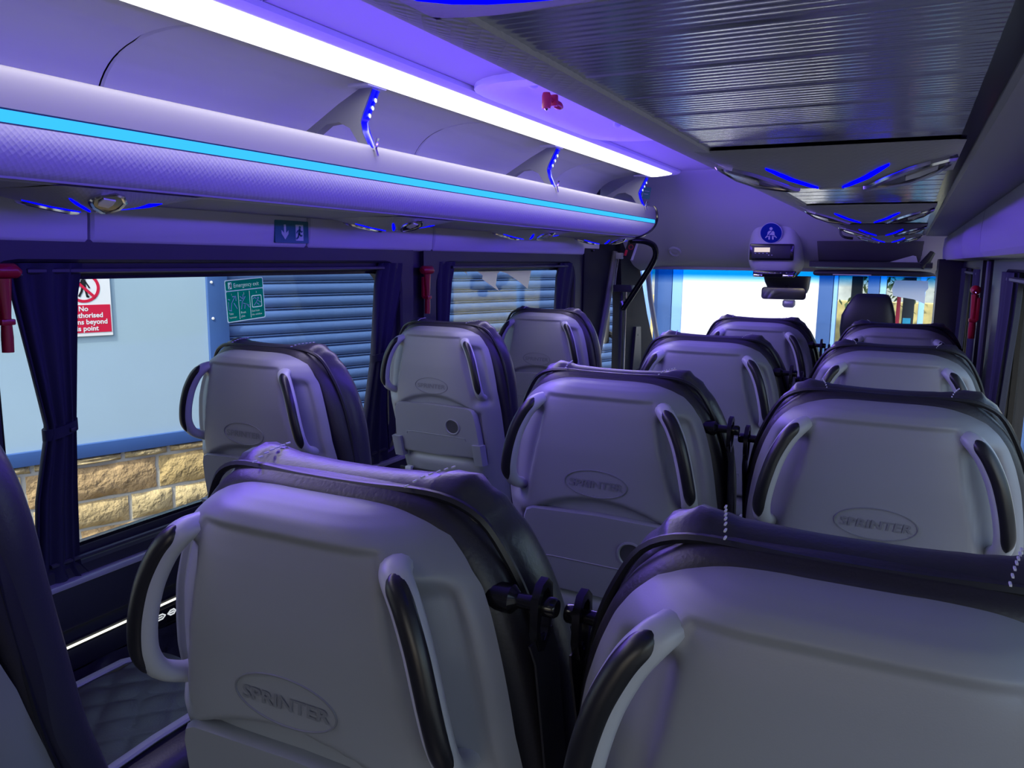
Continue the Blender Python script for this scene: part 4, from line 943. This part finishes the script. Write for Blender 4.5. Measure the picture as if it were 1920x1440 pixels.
for z in (1.274, 1.077, .75, .4):
    b = MB(); O = W(3.385, z, .02); b.loft([[O+e_*(r_*math.cos(a))+Vector((0, 0, r_*math.sin(a)))+n_*d for a in [2*math.pi*i/10 for i in range(10)]] for r_, d in ((.008, 0), (.007, .004), (.002, .005))], True); off(b.build('bolt', WHITE, t), L)
# warning sign
t = thing('warning_sign', W(2.753, 1.17, .0), 'white and red no unauthorised persons sign on the pale panel', 'sign'); L = Vector((0, 0, 0))
V_ = Vector((0, 0, 1))
MB().prism(rrect(-.132, .122, -.155, .19, .004), (0, 0, 0), e_, V_, n_, .004).build('board', WHITE, t)
MB().prism(rrect(-.126, .116, -.137, 0.0, .002), n_*.0045, e_, V_, n_, .001).build('red_field', REDP, t)
cr = MB(); cr.tube([Vector(e_)*(.0+.066*math.cos(a))+V_*(.085+.066*math.sin(a))+n_*.005 for a in [2*math.pi*i/40 for i in range(40)]], [(.007, .0015)]*40, 6, flat=1, up=(0, 0, 1), closed=True)
rm_ = MB()
for i in range(40):
    a0, a1 = 2*math.pi*i/40, 2*math.pi*(i+1)/40
    rm_.prism([(.060*math.cos(a0), .085+.060*math.sin(a0)), (.074*math.cos(a0), .085+.074*math.sin(a0)), (.074*math.cos(a1), .085+.074*math.sin(a1)), (.060*math.cos(a1), .085+.060*math.sin(a1))], n_*.0045, e_, V_, n_, .0008)
for q_ in stroke([(-.045, .130), (.045, .040)], .013): rm_.prism(q_, n_*.0062, e_, V_, n_, .0008)
rm_.build('prohibition_ring', REDP, t)
mn = MB()
mn.prism(circ(.0, .133, .010, 14), n_*.005, e_, V_, n_, .0006)
for pts, w_ in (([(0, .118), (0, .088)], .022), ([(.008, .116), (.022, .092), (.026, .084)], .007), ([(-.008, .116), (-.022, .092)], .007), ([(.004, .090), (.010, .066), (.014, .042), (.020, .040)], .010), ([(-.004, .090), (-.010, .066), (-.022, .044)], .010)):
    for q_ in stroke(pts, w_): mn.prism(q_, n_*.005, e_, V_, n_, .0006)
mn.build('walking_man', BLACKP, t)
lt = MB()
for i, s_ in enumerate(('No', 'unauthorised', 'persons beyond', 'this point')):
    text(lt, s_, .034, n_*.006+Vector((0, 0, -.030-.0325*i))+e_*(-.008), e_, V_, n_, .0004, 'CENTER', .98, bold=.0009)
lt.build('lettering', WHITE, t)
# shutter: every slat is its own part
t = thing('roller_shutter', W(5.3, -.6), 'dark blue corrugated roller shutter outside both left windows', 'shutter'); L = t.location.copy()
sp_ = [(-.012, .0), (.004, .003), (.012, .018), (.013, .034), (.008, .050), (.0, .060), (-.006, .0625), (-.004, .0645), (.004, .066), (.006, .070), (.003, .074), (-.006, .0755), (-.012, .077)]
b = MB(); b.loft([[W(s_, -.65+z, -.02+d) for d, z in sp_]+[W(s_, -.65+z, -.045) for d, z in sp_[::-1]] for s_ in (3.478, 7.20)], True)
s0 = off(b.build('slat', SHUT, t, True, 50), L)
for k_ in range(1, 46):
    c = s0.copy(); COL.objects.link(c); c.parent = t; c.location = (0, 0, .077*k_)
b = MB(); wbox(b, 7.20, 7.30, -.65, 3.2, -.06, .03, .004); off(b.build('guide_post', POST2, t), L)

# front façade beyond the windshield
FY = 7.05
t = thing('shop_front', (-.6, FY, -.65), 'blue framed shop front with white panel and glazing beyond the windshield', 'building'); L = Vector((-.6, FY, -.65))
for x0, x1, m, nm in ((-2.05, -1.89, POST, 'post'), (-1.885, -1.80, POST2, 'post'), (-.66, -.55, POST, 'post'), (-.545, -.515, POST2, 'post'), (-.29, -.205, POST, 'post'), (-.20, -.155, POST2, 'post'), (.085, .125, POST2, 'post'), (.9, 1.0, POST, 'post')):
    off(MB().bx(x0, x1, FY-.03, FY+.08, -.65, 3.2, .004).build(nm, m, t), L)
off(MB().bx(-1.80, -.66, FY, FY+.06, -.65, 3.2).build('white_panel', WPANEL, t), L)
off(MB().bx(-.52, .9, FY-.02, FY+.06, 1.31, 1.38, .004).build('head_rail', POST2, t), L)
off(MB().bx(-.52, .9, FY-.02, FY+.06, .55, .62, .004).build('sill_rail', POST, t), L)
off(MB().bx(-.52, .9, FY-.0, FY+.06, -.65, .55, .004).build('lower_panel', POST, t), L)
off(MB().bx(-.52, .9, FY-.0, FY+.06, 1.38, 3.2, .004).build('upper_panel', POST, t), L)
for x0, x1 in ((-.515, -.29), (-.155, .085), (.125, .9)): off(MB().bx(x0, x1, FY+.02, FY+.026, .62, 1.31).build('pane', GL, t), L)
tag(MB().bx(-.445, -.355, 7.6, 7.7, -.65, 2.6, .01).build('grey_column', DARK2), 'dark upright column behind the left shop front pane', 'column')
tag(MB().bx(-.03, .06, 7.5, 7.6, -.65, 2.6, .01).build('dark_column', DARK2), 'dark upright column behind the right shop front pane', 'column')
tag(MB().bx(-.075, -.045, 7.4, 7.44, -.65, 1.25, .006).build('red_post', REDP), 'thin red upright post beside the dark column', 'post')
tag(MB().bx(-.02, .04, 7.38, 7.42, -.65, .965, .004).build('cyan_bollard', mat('cyan_bollard', (.03, .45, .7), .5)), 'narrow cyan bollard in front of the dark column', 'bollard')
yw = MB().bx(-3, 3, 8.9, 9.2, -.65, 1.02); tag(yw.build('yellow_wall', YELL), 'low yellow stone wall beyond the shop front glass', 'wall')
tag(MB().bx(-4, 4, 11, 11.4, -.65, 4).build('grey_wall', GREY), 'grey rendered wall far beyond the shop front', 'wall')
sh = MB()
for i in range(260):
    c = Vector((-.18+rng.normal(0, .16), 8.5+rng.normal(0, .12), 1.30+rng.normal(0, .16))); a, b_ = rng.uniform(0, 6.28, 2); r_ = .05
    u = Vector((math.cos(a), math.sin(a)*.5, math.sin(b_))).normalized(); v = u.cross(Vector((.3, .2, 1))).normalized()
    sh.add([c-u*r_, c+v*r_*.4, c+u*r_, c-v*r_*.4], [(0, 1, 2, 3)])
so_ = sh.build('foliage', LEAFM, None, False); so_['kind'] = 'stuff'
shr = thing('shrub', (-.18, 8.5, -.65), 'green shrub seen through the left shop front pane', 'shrub'); so_.parent = shr; off(so_, shr.location)
off(MB().tube([(-.18, 8.5, -.65), (-.17, 8.5, .4), (-.2, 8.5, 1.3)], [.03, .025, .012], 7).build('stem', YELL, shr), shr.location)
# door mirror outside the passenger door
L = Vector((-1.86, 5.05, .98))
t = thing('door_mirror', L, 'grey door mirror outside the front passenger door glass', 'mirror')
off(MB().box(L, (.17, .07, .24), Matrix.Rotation(R(-18), 3, 'Z'), .02).build('housing', SILVER, t), L)
off(MB().box(L+Vector((-.008, -.034, 0)), (.13, .008, .19), Matrix.Rotation(R(-18), 3, 'Z'), .003).build('mirror_glass', MIRR, t), L)
off(MB().tube([(-1.66, 5.15, .86), (-1.74, 5.1, .90), (-1.82, 5.08, .94)], .02, 8).build('arm', DARK, t), L)
bpy.context.view_layer.update()
